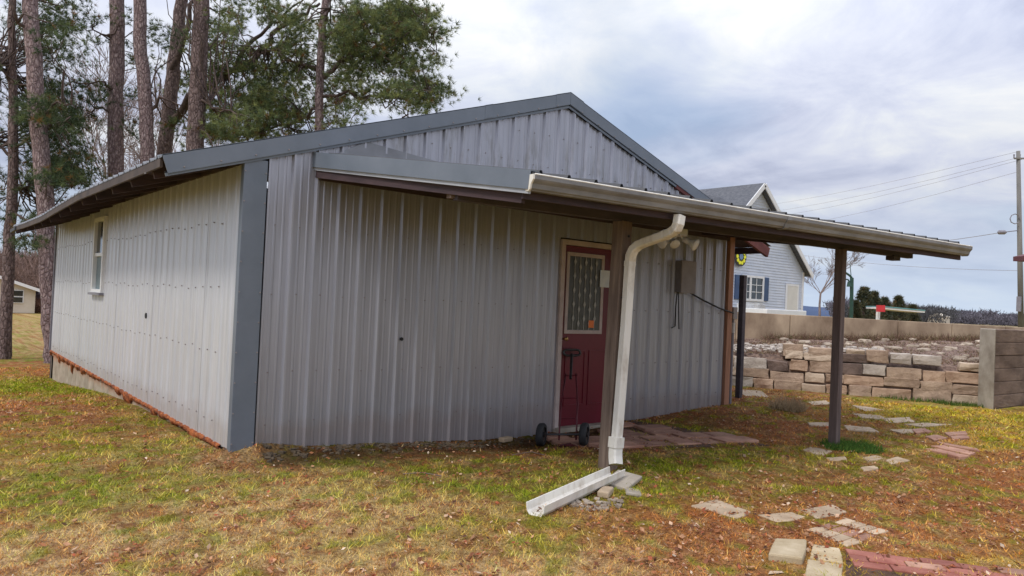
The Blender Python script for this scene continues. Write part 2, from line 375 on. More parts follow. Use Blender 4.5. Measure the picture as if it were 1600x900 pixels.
def groundcol(x, y):
    z = H(x, y); P = np.stack([x, y, z], -1); px, py, dep = project(P)
    px = px + 60*(fbm(x, y, 1.7, 51)-.5); py = py + 30*(fbm(x, y, 2.1, 61)-.5)
    n1 = fbm(x, y, 1.1, 1, 5)[..., None]; n2 = fbm(x, y, 3.1, 9, 4)[..., None]; n3 = fbm(x, y, 11, 23, 3)[..., None]
    def s_(a, b, v): t = np.clip((v-a)/(b-a), 0, 1); return t*t*(3-2*t)
    base = STRAW*.75+LIT*.25
    c = base*(1-s_(.42, .6, n1)) + GREEN*s_(.42, .6, n1)
    ww = np.ones(c.shape[:-1]+(1,))*.38; acc = c*ww
    for (a, b, rx, ry, k, w) in PATCH:
        g = (w*2.6*np.exp(-(((px-a)/rx)**2+((py-b)/ry)**2)))[..., None]*(dep > .3)[..., None]
        g = g*(.35+1.3*s_(.25, .75, n2)); acc = acc+KC[k]*g; ww = ww+g
    c = acc/ww
    # finer mottling between neighbours
    c = c*(1-.65*s_(.52, .62, n3)) + LIT*.65*s_(.52, .62, n3)*.8
    m2 = fbm(x, y, 6, 77, 4)[..., None]
    c = c*(1-.6*s_(.54, .64, m2)) + GREEN*.6*s_(.54, .64, m2)*1.05
    m4 = fbm(x, y, 17, 277, 3)[..., None]; c = c*(1-.5*s_(.55, .66, m4)) + SOIL*.5*s_(.55, .66, m4)
    m5 = fbm(x, y, 22, 377, 2)[..., None]; c = c*(1-.3*s_(.60, .72, m5)) + STRAW*.3*s_(.60, .72, m5)
    m3 = fbm(x, y, 5, 177, 4)[..., None]
    c = c*(1-.3*s_(.58, .72, m3)) + STRAW*.3*s_(.58, .72, m3)
    wet = np.exp(-((y+.25)/.35)**2)*(x > .2)*(x < 4.8)
    c = c*(1-.68*wet[..., None])
    far = np.clip((dep-60)/200, 0, 1)[..., None]; c = c*(1-far)+np.array([.25, .20, .11])*far
    return np.clip(c, .01, .9)
def grid_mesh(name, xs, ys, mat, zoff=0.0, bumpy=.02):
    X, Y = np.meshgrid(xs, ys); Z = H(X, Y)+zoff
    Z = Z + bumpy*(fbm(X, Y, 2.5, 5)-.5) + bumpy*.6*(fbm(X, Y, 9, 15)-.5)
    ny, nx = X.shape; V = np.stack([X, Y, Z], -1).reshape(-1, 3)
    idx = np.arange(nx*ny).reshape(ny, nx)
    Fq = np.stack([idx[:-1, :-1], idx[:-1, 1:], idx[1:, 1:], idx[1:, :-1]], -1).reshape(-1, 4)
    me = bpy.data.meshes.new(name); me.vertices.add(len(V)); me.vertices.foreach_set('co', V.astype(np.float32).ravel())
    me.loops.add(Fq.size); me.loops.foreach_set('vertex_index', Fq.astype(np.int32).ravel())
    me.polygons.add(len(Fq)); me.polygons.foreach_set('loop_start', np.arange(0, Fq.size, 4, dtype=np.int32)); me.polygons.foreach_set('loop_total', np.full(len(Fq), 4, dtype=np.int32))
    me.update(calc_edges=True); me.polygons.foreach_set('use_smooth', np.ones(len(Fq), bool))
    a = me.color_attributes.new('tint', 'FLOAT_COLOR', 'POINT'); c4 = np.ones((len(V), 4), np.float32); c4[:, :3] = groundcol(X.ravel(), Y.ravel()); a.data.foreach_set('color', c4.ravel())
    me.materials.append(mat); o = bpy.data.objects.new(name, me); COL.objects.link(o); return o
mg, tg, bgr = newmat('yard_ground'); N = NT(tg)
at_ = N.n('ShaderNodeAttribute'); at_.attribute_name = 'tint'
co = N.coord((1, 1, 1)); f1 = N.noise(co, 38, 6, .7); f2 = N.noise(co, 9, 5, .6)
c = N.mix(1.0, at_.outputs['Color'], N.ramp(f1, [(.30, .30), (.52, .85), (.72, 1.6)]), 'MULTIPLY')
c = N.mix(N.ramp(f2, [(.5, 0), (.7, .35)]), c, (.17, .085, .04))
N.l(c, bgr.inputs['Base Color']); bgr.inputs['Roughness'].default_value = .97; bgr.inputs['Specular IOR Level'].default_value = .1
N.bump(f1, 1.0, .03, bgr)
xs = np.unique(np.round(np.concatenate([np.array([-4000, -2000, -900, -400, -200, -100, -60, -35, -20, -12, -8]), np.arange(-6, 9, .055), np.arange(9, 16, .15), np.arange(16, 40, 1.0), np.array([45, 55, 70, 100, 160, 300, 700, 1500, 4000])]), 4))
ys = np.unique(np.round(np.concatenate([np.array([-4000, -1500, -500, -150, -60, -30, -15, -9]), np.arange(-7, 4, .055), np.arange(4, 18, .15), np.arange(18, 50, 1.0), np.array([55, 65, 80, 100, 150, 300, 700, 1500, 4000])]), 4))
ground = struct(grid_mesh('ground', xs, ys, mg))
def grass_field():
    n = 620000
    # denser near the camera: sample in polar coordinates about the point under it
    rr = 1.8 + (rng.random(n)**1.35)*17.0
    an = CYAW + (rng.random(n)-.5)*R(84)
    x = CC[0]+rr*np.sin(an); y = CC[1]+rr*np.cos(an)
    keep = ~((x > -.05) & (x < 7.3) & (y > -.02) & (y < 9.6)) & (x < 11.2) 
    keep &= ~((x > 9.2) & (y > -1.9) & (x > 9.7+.25*(1.9-y)-.05))
    x = x[keep]; y = y[keep]; rr = rr[keep]
    col = groundcol(x, y); n = len(x)
    greenness = np.clip((col[:, 1]-col[:, 0]*.78)/.05, 0, 1)
    straw = np.clip((col.sum(1)-.55)/.3, 0, 1)
    dens = np.clip(.10+1.0*greenness+.8*straw, 0, 1); k2 = rng.random(n) < dens
    for (P, m_) in PAVED: # keep stones clear
        a, b = P; 
        d = (x-a)**2+(y-b)**2; k2 &= ~((d < m_*m_) & (rng.random(n) < .82))
    x = x[k2]; y = y[k2]; rr = rr[k2]; col = col[k2]; g = greenness[k2]; n = len(x)
    z = H(x, y) + .02*(fbm(x, y, 2.5, 5)-.5) + .012*(fbm(x, y, 9, 15)-.5)
    cl_ = fbm(x, y, 14, 31, 2); hgt = (.007+.024*rng.random(n)**2)*(.5+1.1*cl_)*(1+.3*g)*np.clip(.8+rr*.035, 1, 1.4); wdt = (.0022+.0026*rng.random(n))*np.clip(rr/4.5, 1, 3)
    th = rng.random(n)*2*np.pi; lean = .3+1.5*rng.random(n)**.8
    dx = np.cos(th); dy = np.sin(th); th2 = rng.random(n)*2*np.pi; lx = np.cos(th2)*lean*hgt; ly = np.sin(th2)*lean*hgt
    V = np.empty((n, 3, 3))
    V[:, 0] = np.stack([x-dx*wdt, y-dy*wdt, z-.004], -1); V[:, 1] = np.stack([x+dx*wdt, y+dy*wdt, z-.004], -1); V[:, 2] = np.stack([x+lx, y+ly, z+hgt], -1)
    t = rng.random((n, 1)); cz = cl_[:, None]; dead = rng.random((n, 1)) < (.03+.22*np.clip((col[:, :1]-.38)/.2, 0, 1))
    c = col*(.55+.85*t)*(.45+1.15*cz); c = np.where(dead, np.array([.56, .43, .27])*(.45+.75*t), c)
    c = np.clip(c*np.array([1.36, 1.24, .85]), 0, .85)
    o = npmesh('lawn_grass', V.reshape(-1, 3), 3, c, M_grassattr); struct(o, 'stuff'); o['label'] = 'short patchy green and straw coloured grass over the yard'; o['category'] = 'grass'
def leaf_litter():
    n = 110000
    rr = 1.9 + (rng.random(n)**1.3)*14.0; an = CYAW + (rng.random(n)-.5)*R(84)
    x = CC[0]+rr*np.sin(an); y = CC[1]+rr*np.cos(an)
    keep = ~((x > -.05) & (x < 7.3) & (y > -.02) & (y < 9.6)) & (x < 9.3)
    x = x[keep]; y = y[keep]; rr = rr[keep]; col = groundcol(x, y); n = len(x)
    red = np.clip((col[:, 0]-col[:, 1]*1.55)/.06, 0, 1)
    cl = fbm(x, y, 2.3, 91, 3)
    k2 = rng.random(n) < (.05+.75*red)*np.clip((cl-.3)*4, .15, 1)
    for (a, b), m_ in PAVED: k2 &= ~(((x-a)**2+(y-b)**2 < m_*m_*1.2) & (rng.random(n) < .8))
    x = x[k2]; y = y[k2]; n = len(x)
    z = H(x, y)+.012+.012*rng.random(n)
    s = .007+.016*rng.random(n)**2; th = rng.random(n)*2*np.pi; ti = (rng.random(n)-.5)*1.3; ti2 = (rng.random(n)-.5)*1.3
    ux = np.stack([np.cos(th), np.sin(th), ti], -1)*s[:, None]; vx = np.stack([-np.sin(th), np.cos(th), ti2], -1)*(s*(.35+.45*rng.random(n)))[:, None]
    C0 = np.stack([x, y, z], -1); V = np.stack([C0-ux, C0-vx, C0+ux, C0+vx], 1)
    pal = np.array([[.36, .15, .07], [.50, .27, .15], [.22, .09, .05], [.62, .42, .28], [.42, .12, .06], [.14, .07, .045], [.70, .56, .42]])
    pk = rng.choice(len(pal), n, p=[.27, .2, .18, .1, .12, .1, .03]); c = pal[pk]*(.7+.6*rng.random((n, 1)))
    o = npmesh('fallen_leaves', V.reshape(-1, 3), 4, c, M_grassattr); struct(o, 'stuff'); o['label'] = 'reddish brown fallen leaves scattered over the yard'; o['category'] = 'leaves'
PAVED = []

def mat_found():
    mt, t, b = newmat('rust_stained_foundation'); N = NT(t); co = N.coord((1, 1, 1))
    c = N.ramp(N.noise(co, 4, 6, .6), [(.3, (.26, .20, .14)), (.7, (.50, .42, .32))])
    geo = N.n('ShaderNodeNewGeometry'); sp = N.n('ShaderNodeSeparateXYZ'); N.l(geo.outputs['Position'], sp.inputs[0])
    zl = N.math('MULTIPLY_ADD', N.noise(N.coord((1, 5, .8)), 1.6, 5, .65), .42, sp.outputs[2])
    c = N.mix(N.ramp(zl, [(.20, .0), (.36, .8)]), c, (.42, .13, .035)); N.l(c, b.inputs['Base Color']); b.inputs['Roughness'].default_value = .95
    N.bump(N.noise(co, 18, 6, .6), .8, .012, b); return mt
M_found = mat_found()
# ------------------------------------------------------------------ the metal building
SH = empty('metal_building', (3.6, 4.8, 0), 'grey ribbed metal outbuilding with gable roof, maroon door and lean-to porch', 'building')
APX, APZ, SL = 3.74, 3.795, .326          # gable siding apex and slope
WR, WL = 7.13, 9.72                       # front width, side length
def gz(X): return APZ-.008-SL*abs(X-APX)
def ribprof(anchor, pitch, a, b, major=.027, minor=.0035):
    pts = {round(a, 4), round(b, 4)}; k0 = int((a-anchor)/pitch)-2; k1 = int((b-anchor)/pitch)+2
    prof = []
    for k in range(k0, k1+1):
        c0 = anchor+k*pitch
        prof += [(c0-.027, 0), (c0-.010, major), (c0+.008, major), (c0+.020, 0)]
        for d in (pitch*.33, pitch*.66): prof += [(c0+d-.014, 0), (c0+d-.006, minor), (c0+d+.006, minor), (c0+d+.014, 0)]
    prof.sort(); us = [p[0] for p in prof]; hs = [p[1] for p in prof]
    ins = [(u, hh) for u, hh in prof if a < u < b]
    return [(a, float(np.interp(a, us, hs)))] + ins + [(b, float(np.interp(b, us, hs)))]
def panel_front(a, b, anchor, zb, zt, off):
    s = MB(); pr = ribprof(anchor, .2286, a, b)
    for (u1, h1), (u2, h2) in zip(pr[:-1], pr[1:]):
        s.quad((u1, -h1-off, zb(u1)), (u2, -h2-off, zb(u2)), (u2, -h2-off, zt(u2)), (u1, -h1-off, zt(u1)))
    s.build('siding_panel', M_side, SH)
DX0, DX1, DZ = 3.735, 4.745, 2.255
cuts = [.19, .66, 1.57, 2.49, 3.40, DX0]
k = 0
jit = [random.uniform(-.02, .015) for _ in range(40)]
for a, b in zip(cuts[:-1], cuts[1:]):
    panel_front(a, b, .2015, lambda u: -.2, gz, .001+.0015*(k % 2)); k += 1
panel_front(DX0, DX1, .2015, lambda u: DZ, gz, .001)
cuts = [DX1, 5.28, 6.19, WR-.07]
for a, b in zip(cuts[:-1], cuts[1:]):
    panel_front(a, b, 5.167, lambda u: -.1, gz, .001+.0015*(k % 2)); k += 1
def sidebot(y): return .085+.0105*y
WY0, WY1, WZ0, WZ1 = 5.42, 6.12, 1.33, 2.43
def panel_side(a, b, zb, zt, off):
    s = MB(); pr = ribprof(.672, .2286, a, b, .011, .002)
    for (u1, h1), (u2, h2) in zip(pr[:-1], pr[1:]):
        s.quad((-h2-off, u2, zb(u2)), (-h1-off, u1, zb(u1)), (-h1-off, u1, zt(u1)), (-h2-off, u2, zt(u2)))
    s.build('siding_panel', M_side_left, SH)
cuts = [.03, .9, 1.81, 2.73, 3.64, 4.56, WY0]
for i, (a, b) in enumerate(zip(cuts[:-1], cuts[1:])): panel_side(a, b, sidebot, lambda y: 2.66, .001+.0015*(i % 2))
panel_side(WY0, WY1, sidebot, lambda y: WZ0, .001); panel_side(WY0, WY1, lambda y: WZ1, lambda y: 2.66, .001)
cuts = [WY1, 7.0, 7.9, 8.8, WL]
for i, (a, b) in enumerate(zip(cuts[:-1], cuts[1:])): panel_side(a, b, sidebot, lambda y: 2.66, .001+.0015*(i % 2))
# rear and right walls, plain ribbed runs
s = MB()
pr = ribprof(.2, .2286, 0, WR)
for (u1, h1), (u2, h2) in zip(pr[:-1], pr[1:]): s.quad((u2, WL+h2, -.5), (u1, WL+h1, -.5), (u1, WL+h1, gz(u1)), (u2, WL+h2, gz(u2)))
s.build('rear_wall', M_side, SH)
s = MB(); pr = ribprof(.2, .2286, 0.03, WL)
for (u1, h1), (u2, h2) in zip(pr[:-1], pr[1:]): s.quad((WR+h1, u1, -.1), (WR+h2, u2, -.1), (WR+h2, u2, 2.66), (WR+h1, u1, 2.66))
s.build('right_wall', M_side, SH)
# screws
s = MB()
def screw(p, ax):
    a = Vector(p); d = Vector(ax); s.disc(a, d, .007, .01, 6)
for zz in (2.055, 1.44, .75, .30, 3.05, 3.4):
    X = .2015+.2286*.33
    while X < WR-.1:
        if zz < gz(X)-.12 and not (DX0-.05 < X < DX1+.05 and zz < DZ): screw((X, -.008, zz+random.uniform(-.012, .012)), (0, 1, 0))
        X += .2286
for zz in (2.075, 1.47, .90, .27):
    Y = .672-.2286*1.66+.2286
    while Y < WL:
        if not (WY0-.05 < Y < WY1+.05 and zz > WZ0): screw((-.008, Y, zz+random.uniform(-.02, .02)), (1, 0, 0))
        Y += .2286
o = s.build('screw', M_box, SH); o['kind'] = 'stuff'
# foundation and foam strip on the left side
s = MB(); s.box((.02, .05, -.9), (.22, WL+.02, .2)); s.box((.02, WL-.2, -.9), (WR, WL-.01, .1)); s.box((.0, .02, -.5), (WR-.05, .15, -.03)); s.box((WR-.2,.1,-.5),(WR-.02,WL-.05,.05))
s.build('foundation', M_found, SH, bev=.01)
V = []; s = MB(); nseg = 260
ring = []
for i in range(nseg+1):
    y = .28+(WL-.28)*i/nseg; zb = sidebot(y); a = random.random()
    lf = float(vn(np.array([i*.23]), np.array([0.5]), 3)[0]); lf2 = float(vn(np.array([i*.55]), np.array([4.5]), 8)[0]); rr_ = .001+.009*lf2*random.uniform(.3, 1.2); zz = zb-.008+random.uniform(-.008, .006); low = .010+.10*lf*lf*1.6*random.uniform(.3, 1.3)
    ring.append([(.012, zb+.01), (-.012-rr_*.5, zb+.004), (-.016-rr_, zz-.012), (-.006-rr_*.7, zz-low*.8), (.02, zz-low-.012)])
n = 0
for i, rg in enumerate(ring):
    y = .28+(WL-.28)*i/nseg
    for (x_, z_) in rg: s.v.append((x_+random.uniform(-.007, .003), y+random.uniform(-.012, .012), z_+random.uniform(-.005, .004)))
for i in range(nseg):
    for j in range(4): a = i*5+j; s.f.append((a, a+1, a+6, a+5))
s.build('foam_seal', M_foam, SH, smooth=True)
# corner trims
s = MB(); s.box((-.026, -.032, -.12), (.178, -.004, 2.60)); s.box((-.024, -.006, -.12), (-.004, .05, 2.575)); s.build('corner_trim', M_trim, SH, bev=.003)
s = MB(); s.box((.182, -.022, -.1), (.198, -.004, 1.42)); s.build('trim_gap', M_dark, SH)
s = MB(); s.box((-.03, WL-.02, .18), (.05, WL+.03, 2.58)); s.build('corner_trim', M_boxside, SH)
s = MB(); s.box((WR-.07, -.055, -.05), (WR+.045, .04, 2.60)); o = s.build('corner_board', M_redwood, SH, bev=.004); o['label'] = 'red brown wooden corner board'
# tear hole in left siding and small hole in front
for hp, ha, hr in (((-.018, 2.98, 1.115), (1, 0, 0), .034), ((1.62, -.02, 1.05), (0, 1, 0), .018)): s = MB(); s.disc(hp, ha, hr, .012, 7); s.build('hole', M_dark, SH)
# roof : sheets follow y sag at the left eave
OV = .69; EZ0 = 2.515
def sag(y): return float(np.interp(y, [-.1, 3.5, 5, 6.4, 8.3, 10.1], [0, 0, -.045, -.095, -.10, -.075]))
RZ = APZ+.165
def rz(X, y):
    d = abs(X-APX); z = RZ-SL*d-.006
    if X < APX: z += sag(y)*max(0, (d-2.2)/(APX+OV-2.2))**1.5
    return z
Y0R, Y1R = -.05, 9.8
def roofside(sgn, XE):
    s = MB(); pr = ribprof(.1, .2286, Y0R+.01, Y1R, .02, .004)
    nst = 8
    for (y1, h1), (y2, h2) in zip(pr[:-1], pr[1:]):
        for k in range(nst):
            xa = APX+(XE-APX)*k/nst; xb = APX+(XE-APX)*(k+1)/nst
            q = [(xa, y1, rz(xa, y1)+h1), (xa, y2, rz(xa, y2)+h2), (xb, y2, rz(xb, y2)+h2), (xb, y1, rz(xb, y1)+h1)]
            if sgn > 0: q = q[::-1]
            s.quad(*q)
            if k == nst-1: s.quad(q[2], q[3], (q[3][0], q[3][1], q[3][2]-.012), (q[2][0], q[2][1], q[2][2]-.012)) if sgn < 0 else None
    s.build('roof_sheet', M_roof, SH)
    s = MB(); nn = 24
    for i in range(nn):
        ya = Y0R+.04+(Y1R-.06-Y0R)*i/nn; yb = Y0R+.04+(Y1R-.06-Y0R)*(i+1)/nn
        for k in range(nst):
            xa = APX+(XE-APX)*.995*k/nst; xb = APX+(XE-APX)*.995*(k+1)/nst
            s.quad((xa, ya, rz(xa, ya)-.014), (xb, ya, rz(xb, ya)-.014), (xb, yb, rz(xb, yb)-.014), (xa, yb, rz(xa, yb)-.014))
    s.build('roof_deck', M_maroon, SH)
roofside(-1, APX-4.43); roofside(1, APX+4.43)
# eave fascia, left, following the sag, and right
s = MB(); nn = 30
for i in range(nn):
    ya = .02+(Y1R-.06)*i/nn; yb = .02+(Y1R-.06)*(i+1)/nn; xe = -.675
    za = rz(xe, ya); zb_ = rz(xe, yb)
    s.beam((xe, ya, za-.052), (xe, yb, zb_-.052), .022, .072)
s.build('eave_fascia', M_eave, SH)
s = MB(); s.box((8.14, .0, 2.40), (8.165, Y1R, 2.5)); s.build('eave_fascia', M_maroon, SH)
for i in range(13):
    y = .42+i*.79; o_ = MB(); zt = rz(0, y)-.09
    o_.beam((.02, y, rz(.02, y)-.105), (-.64, y, rz(-.64, y)-.092), .042, .12); o_.build('rafter_tail', M_maroon, SH, bev=.003)
for X_ in (-.24, -.50):
    s = MB()
    for i in range(12): ya = .1+i*.82; yb = ya+.82; s.beam((X_, ya, rz(X_, ya)-.04), (X_, yb, rz(X_, yb)-.04), .085, .038)
    s.build('purlin', M_maroon, SH)
s = MB(); s.box((-.022, .06, 2.555), (-.004, WL, 2.72)); s.build('frieze_board', M_maroon, SH)
# far rake end under-hang, curled flashing piece
s = MB(); s.beam((-.69, Y1R-.5, rz(-.69, 9.6)-.06), (-.69, Y1R+.15, rz(-.69, 9.9)-.09), .05, .06); s.build('eave_return', M_roofdark, SH)
# right fly rafter (its tail shows beyond the corner board under the porch roof)
s = MB(); s.beam((5.8, -.02, rz(5.8, 0)-.11), (8.10, -.02, rz(8.1, 0)-.125), .05, .15); s.build('fly_rafter', M_fly, SH, bev=.004)
s = MB(); s.beam((.0, -.01, rz(0, 0)-.10), (-.62, -.01, rz(-.62, 0)-.10), .04, .13); s.build('fly_rafter', M_maroon, SH, bev=.004)
# rake trims
def rake(x0, x1, dz=0, y=-.055):
    s = MB(); z0 = RZ-SL*abs(x0-APX)+dz; z1 = RZ-SL*abs(x1-APX)+dz
    a = [(x0, z0), (x1, z1), (x1+(.05 if x1 < x0 else -.05)*(abs(x1-APX) > 4), z1-.142), (x0, z0-.142)]
    def q(ya, yb, pts):
        n = len(s.v)
        for (X, Z) in pts: s.v.append((X, ya, Z))
        for (X, Z) in pts: s.v.append((X, yb, Z))
        s.f.extend([(n, n+1, n+2, n+3), (n+7, n+6, n+5, n+4)]); s.f.extend([(n+i, n+4+i, n+4+(i+1) % 4, n+(i+1) % 4) for i in range(4)])
    q(y, y+.008, a)
    q(y, .10, [(x0, z0+.003), (x1, z1+.003), (x1, z1-.006), (x0, z0-.006)])
    q(y+.003, -.004, [(a[3][0], a[3][1]+.004), (a[2][0], a[2][1]+.004), (a[2][0], a[2][1]-.004), (a[3][0], a[3][1]-.004)])
    return s
rake(APX+.0, -.69).build('rake_trim', M_trim, SH)
rake(APX-.0, 7.33).build('rake_trim', M_trim, SH)
rake(APX-.002, APX-.22, .004, -.060).build('ridge_cap', M_trim, SH)
rake(APX+.002, APX+.22, .004, -.060).build('ridge_cap', M_trim, SH)
rake(2.60, 2.50, .003, -.0585).build('trim_joint', M_trim, SH)
for x0, x1 in ((APX, -.655), (APX, 7.32)):
    s = MB(); z0 = RZ-SL*abs(x0-APX)-.158; z1 = RZ-SL*abs(x1-APX)-.158
    s.beam((x0, -.034, z0-.008), (x1, -.034, z1-.008), .014, .026); s.build('trim_lip', M_trim, SH)
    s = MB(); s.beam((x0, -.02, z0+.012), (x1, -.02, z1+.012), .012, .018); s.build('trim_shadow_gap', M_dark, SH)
s = MB()
for i in range(10):
    for X_ in (-.015, .165): screw((X_, -.033, .15+i*.26), (0, 1, 0))
for i in range(16):
    d_ = .2+i*.29
    for sg in (-1, 1):
        X_ = APX+sg*d_
        if X_ < 7.3: screw((X_, -.058, RZ-SL*d_-.128), (0, 1, 0))
o = s.build('trim_screw', M_box, SH); o['kind'] = 'stuff'
# window on the left wall
wf = MB()
yc0, yc1, zc0, zc1 = WY0+.0, WY1-.0, WZ0+.0, WZ1
def wbox(m_, y0, y1, z0, z1, xo, xi=.06): m_.box((-xo, y0, z0), (xi, y1, z1))
wbox(wf, yc0, yc0+.055, zc0, zc1, .045); wbox(wf, yc1-.055, yc1, zc0, zc1, .045); wbox(wf, yc0+.055, yc1-.055, zc1-.055, zc1, .043); wbox(wf, yc0+.055, yc1-.055, zc0, zc0+.05, .043)
wo = wf.build('window', M_winw, SH, bev=.003)
s = MB(); s.box((-.018, yc0+.055, (zc0+zc1)/2-.02), (.03, yc1-.055, (zc0+zc1)/2+.03)); s.build('sash_rail', M_winw, wo)
s = MB(); s.box((.0, yc0+.055, (zc0+zc1)/2+.03), (.008, yc1-.055, zc1-.055)); s.build('upper_pane', M_glass, wo)
s = MB(); s.box((.010, yc0+.055, zc0+.05), (.016, yc1-.055, (zc0+zc1)/2-.02)); s.build('lower_screen', M_screen, wo)
s = MB(); s.box((-.07, yc0-.03, zc0-.035), (.0, yc1+.06, zc0-.004)); s.build('sill', M_boxside, wo)
# door
dz0 = 0.02
s = MB(); s.box((3.80, .015, dz0), (4.69, .055, 2.17)); dr = s.build('door', M_door, SH)
s = MB(); fx0, fx1, fz0, fz1 = 3.90, 4.45, 1.165, 2.05
s.box((fx0-.045, -.004, fz0-.045), (fx0, .02, fz1+.045)); s.box((fx1, -.004, fz0-.045), (fx1+.045, .02, fz1+.045)); s.box((fx0, -.006, fz1), (fx1, .02, fz1+.045)); s.box((fx0, -.006, fz0-.045), (fx1, .02, fz0))
s.build('glass_frame', M_cream, dr, bev=.003)
s = MB(); s.box((fx0, .006, fz0), (fx1, .013, fz1)); s.build('pane', M_dglass, dr)
s = MB()
for i in range(1, 6):
    xx = fx0+(fx1-fx0)*i/6; s.box((xx-.004, .001, fz0), (xx+.004, .0055, fz1))
for i in range(1, 6):
    for j in range(5):
        xx = fx0+(fx1-fx0)*i/6; zz = fz0+.08+j*.17+(.06 if i % 2 else 0)
        n = len(s.v); s.v += [(xx, -.001, zz-.05), (xx+.022, -.001, zz), (xx, -.001, zz+.05), (xx-.022, -.001, zz)]; s.f += [(n, n+1, n+2, n+3)]
s.build('leaded_came', M_lead, dr)
s = MB(); s.box((fx0+.36, -.002, fz0+.03), (fx0+.45, .002, fz0+.12)); s.build('sticker', M_orange, dr)
s = MB(); s.tube([(3.855, .015, 1.06), (3.855, -.02, 1.06), (3.855, -.05, 1.06)], [.014, .012, .026], 12); s.build('knob', M_brass, dr, smooth=True)
s = MB()
for (a, b, c_, d) in ((3.90, 4.24, .25, .92), (4.30, 4.62, .25, .92)):
    for (p, q, r_, t_) in ((a, b, c_, c_+.02), (a, b, d-.02, d), (a, a+.02, c_+.02, d-.02), (b-.02, b, c_+.02, d-.02)): s.box((p, .006, r_), (q, .0155, t_))
s.build('moulded_panel', M_door, dr)
s = MB(); s.box((3.735, -.035, 0.0), (3.797, .05, 2.175)); s.box((4.693, -.035, 0.0), (4.745, .05, 2.175)); s.box((3.735, -.038, 2.175), (4.745, .05, 2.235)); s.build('door_frame', M_cream, SH, bev=.003)
s = MB(); s.box((3.74, -.10, -.035), (4.74, .06, .018)); s.build('threshold', M_conc, SH)
s = MB(); s.box((3.735, .055, 0), (4.745, .4, 2.26)); s.build('door_backing', M_dark, SH)
# ---- lean-to porch roof
GL0 = Vector((1.10, -2.42, 2.245)); GL1 = Vector((7.62, -2.92, 2.262))     # bottom back edge line of gutter
WLa = Vector((.63, -.03, 2.735)); WLb = Vector((7.30, -.03, 2.70))
def pr_pt(u, v):  # u along, v 0 wall .. 1 gutter ; roof surface
    a = WLa.lerp(WLb, u); g0 = GL0+Vector((0, -.03, .135)); g1 = GL1+Vector((0, -.03, .135)); b = g0.lerp(g1, u); return a.lerp(b, v)
s = MB(); L_ = 6.55; pr = ribprof(.12, .262, 0, L_, .032, .008)
for (a, h1), (b, h2) in zip(pr[:-1], pr[1:]):
    for k in range(4):
        v0, v1 = k/4, (k+1)/4
        p = [pr_pt(a/L_, v0)+Vector((0, 0, h1)), pr_pt(b/L_, v0)+Vector((0, 0, h2)), pr_pt(b/L_, v1)+Vector((0, 0, h2)), pr_pt(a/L_, v1)+Vector((0, 0, h1))]
        s.quad(p[3], p[2], p[1], p[0])
porch = s.build('porch_roof', M_roofdark, SH)
s = MB()
for i in range(9):
    v = .06+i*.105; a = pr_pt(.005, v)+Vector((0, 0, -.03)); b = pr_pt(.995, v)+Vector((0, 0, -.03)); s.beam(a, b, .09, .038)
s.build('purlin', M_maroon, porch)
for i in range(9):
    u = .012+i*.122; s = MB(); a = pr_pt(u, .01)+Vector((0, 0, -.115)); b = pr_pt(u, .97)+Vector((0, 0, -.10)); s.beam(a, b, .045, .12); s.build('rafter', M_maroon, porch)
s = MB(); s.box((.66, -.045, 2.50), (7.08, -.022, 2.66)); s.build('ledger', M_maroon, SH)
# wall flashing
s = MB(); n = 0
fl = [(.78, 2.745), (1.12, 2.935), (2.0, 2.865), (2.9, 2.79), (7.3, 2.735)]
for (x1, z1), (x2, z2) in zip(fl[:-1], fl[1:]):
    s.quad((x1, -.034, 2.68), (x2, -.034, 2.68), (x2, -.028, z2), (x1, -.028, z1))
    s.quad((x1, -.034, 2.70), (x1, -.20, 2.715), (x2, -.20, 2.70), (x2, -.034, 2.70))
s.build('wall_flashing', M_roof, SH)
# porch rake trim on the left
ra = Vector((.60, -.01, 2.752)); rb = Vector((1.085, -2.50, 2.392))
s = MB(); s.prism([(0, 0), (0, -.135), (-.008, -.135), (-.008, -.006), (-.11, -.006), (-.11, .0)], ra, rb)
s.build('porch_rake_trim', M_trim, SH)
s = MB(); s.prism([(-.012, -.132), (-.012, -.165), (-.04, -.165), (-.04, -.132)], ra+Vector((.01, -.02, 0)), rb); s.build('trim_lip', M_trimlip, SH)
s = MB(); s.beam(ra+Vector((.05, 0, -.195)), rb+Vector((.05, .12, -.185)), .04, .07); s.build('rake_board', M_maroon, SH)
# gutter: K-style profile
gd = (GL1-GL0).normalized()
gprof = [(.0, .115), (.0, .012), (.065, .012), (.080, .022), (.084, .036), (.090, .054), (.106, .070), (.116, .084), (.118, .112), (.108, .115), (.108, .108), (.1125, .104), (.1115, .084), (.102, .072), (.086, .052), (.079, .032), (.062, .006), (.005, .006), (.005, .115)]
s = MB(); s.prism([(p, q) for p, q in gprof], GL0, GL1); gut = s.build('gutter', M_gutter, SH)
s = MB(); s.tube([GL0+Vector((.0, -.113, .116)), GL1+Vector((.0, -.113, .116))], .008, 6); s.build('gutter_lip_highlight', M_white, gut)  # white tube paints the highlight along the gutter's top lip
s = MB(); oc = [(.0, .115), (.0, .0), (.065, .0), (.082, .014), (.092, .05), (.118, .082), (.118, .115)]
s.prism(oc, GL0-gd*.010, GL0+gd*.004); s.build('end_cap', M_white, gut)
s = MB(); s.prism(oc, GL1-gd*.004, GL1+gd*.010); s.build('end_cap', M_gutter, gut)
s = MB(); s.prism([(p*1.02+.001, q*1.0-.002) for p, q in oc], GL0+gd*2.9, GL0+gd*2.96); s.build('gutter_seam', M_gutter, gut)
s = MB(); a = GL0+Vector((0, .004, .0)); b = GL1+Vector((0, .004, .0))
s.prism([(-.004, .135), (-.004, -.045), (-.03, -.045), (-.03, .12)], a, b); s.build('gutter_board', M_maroon, SH)
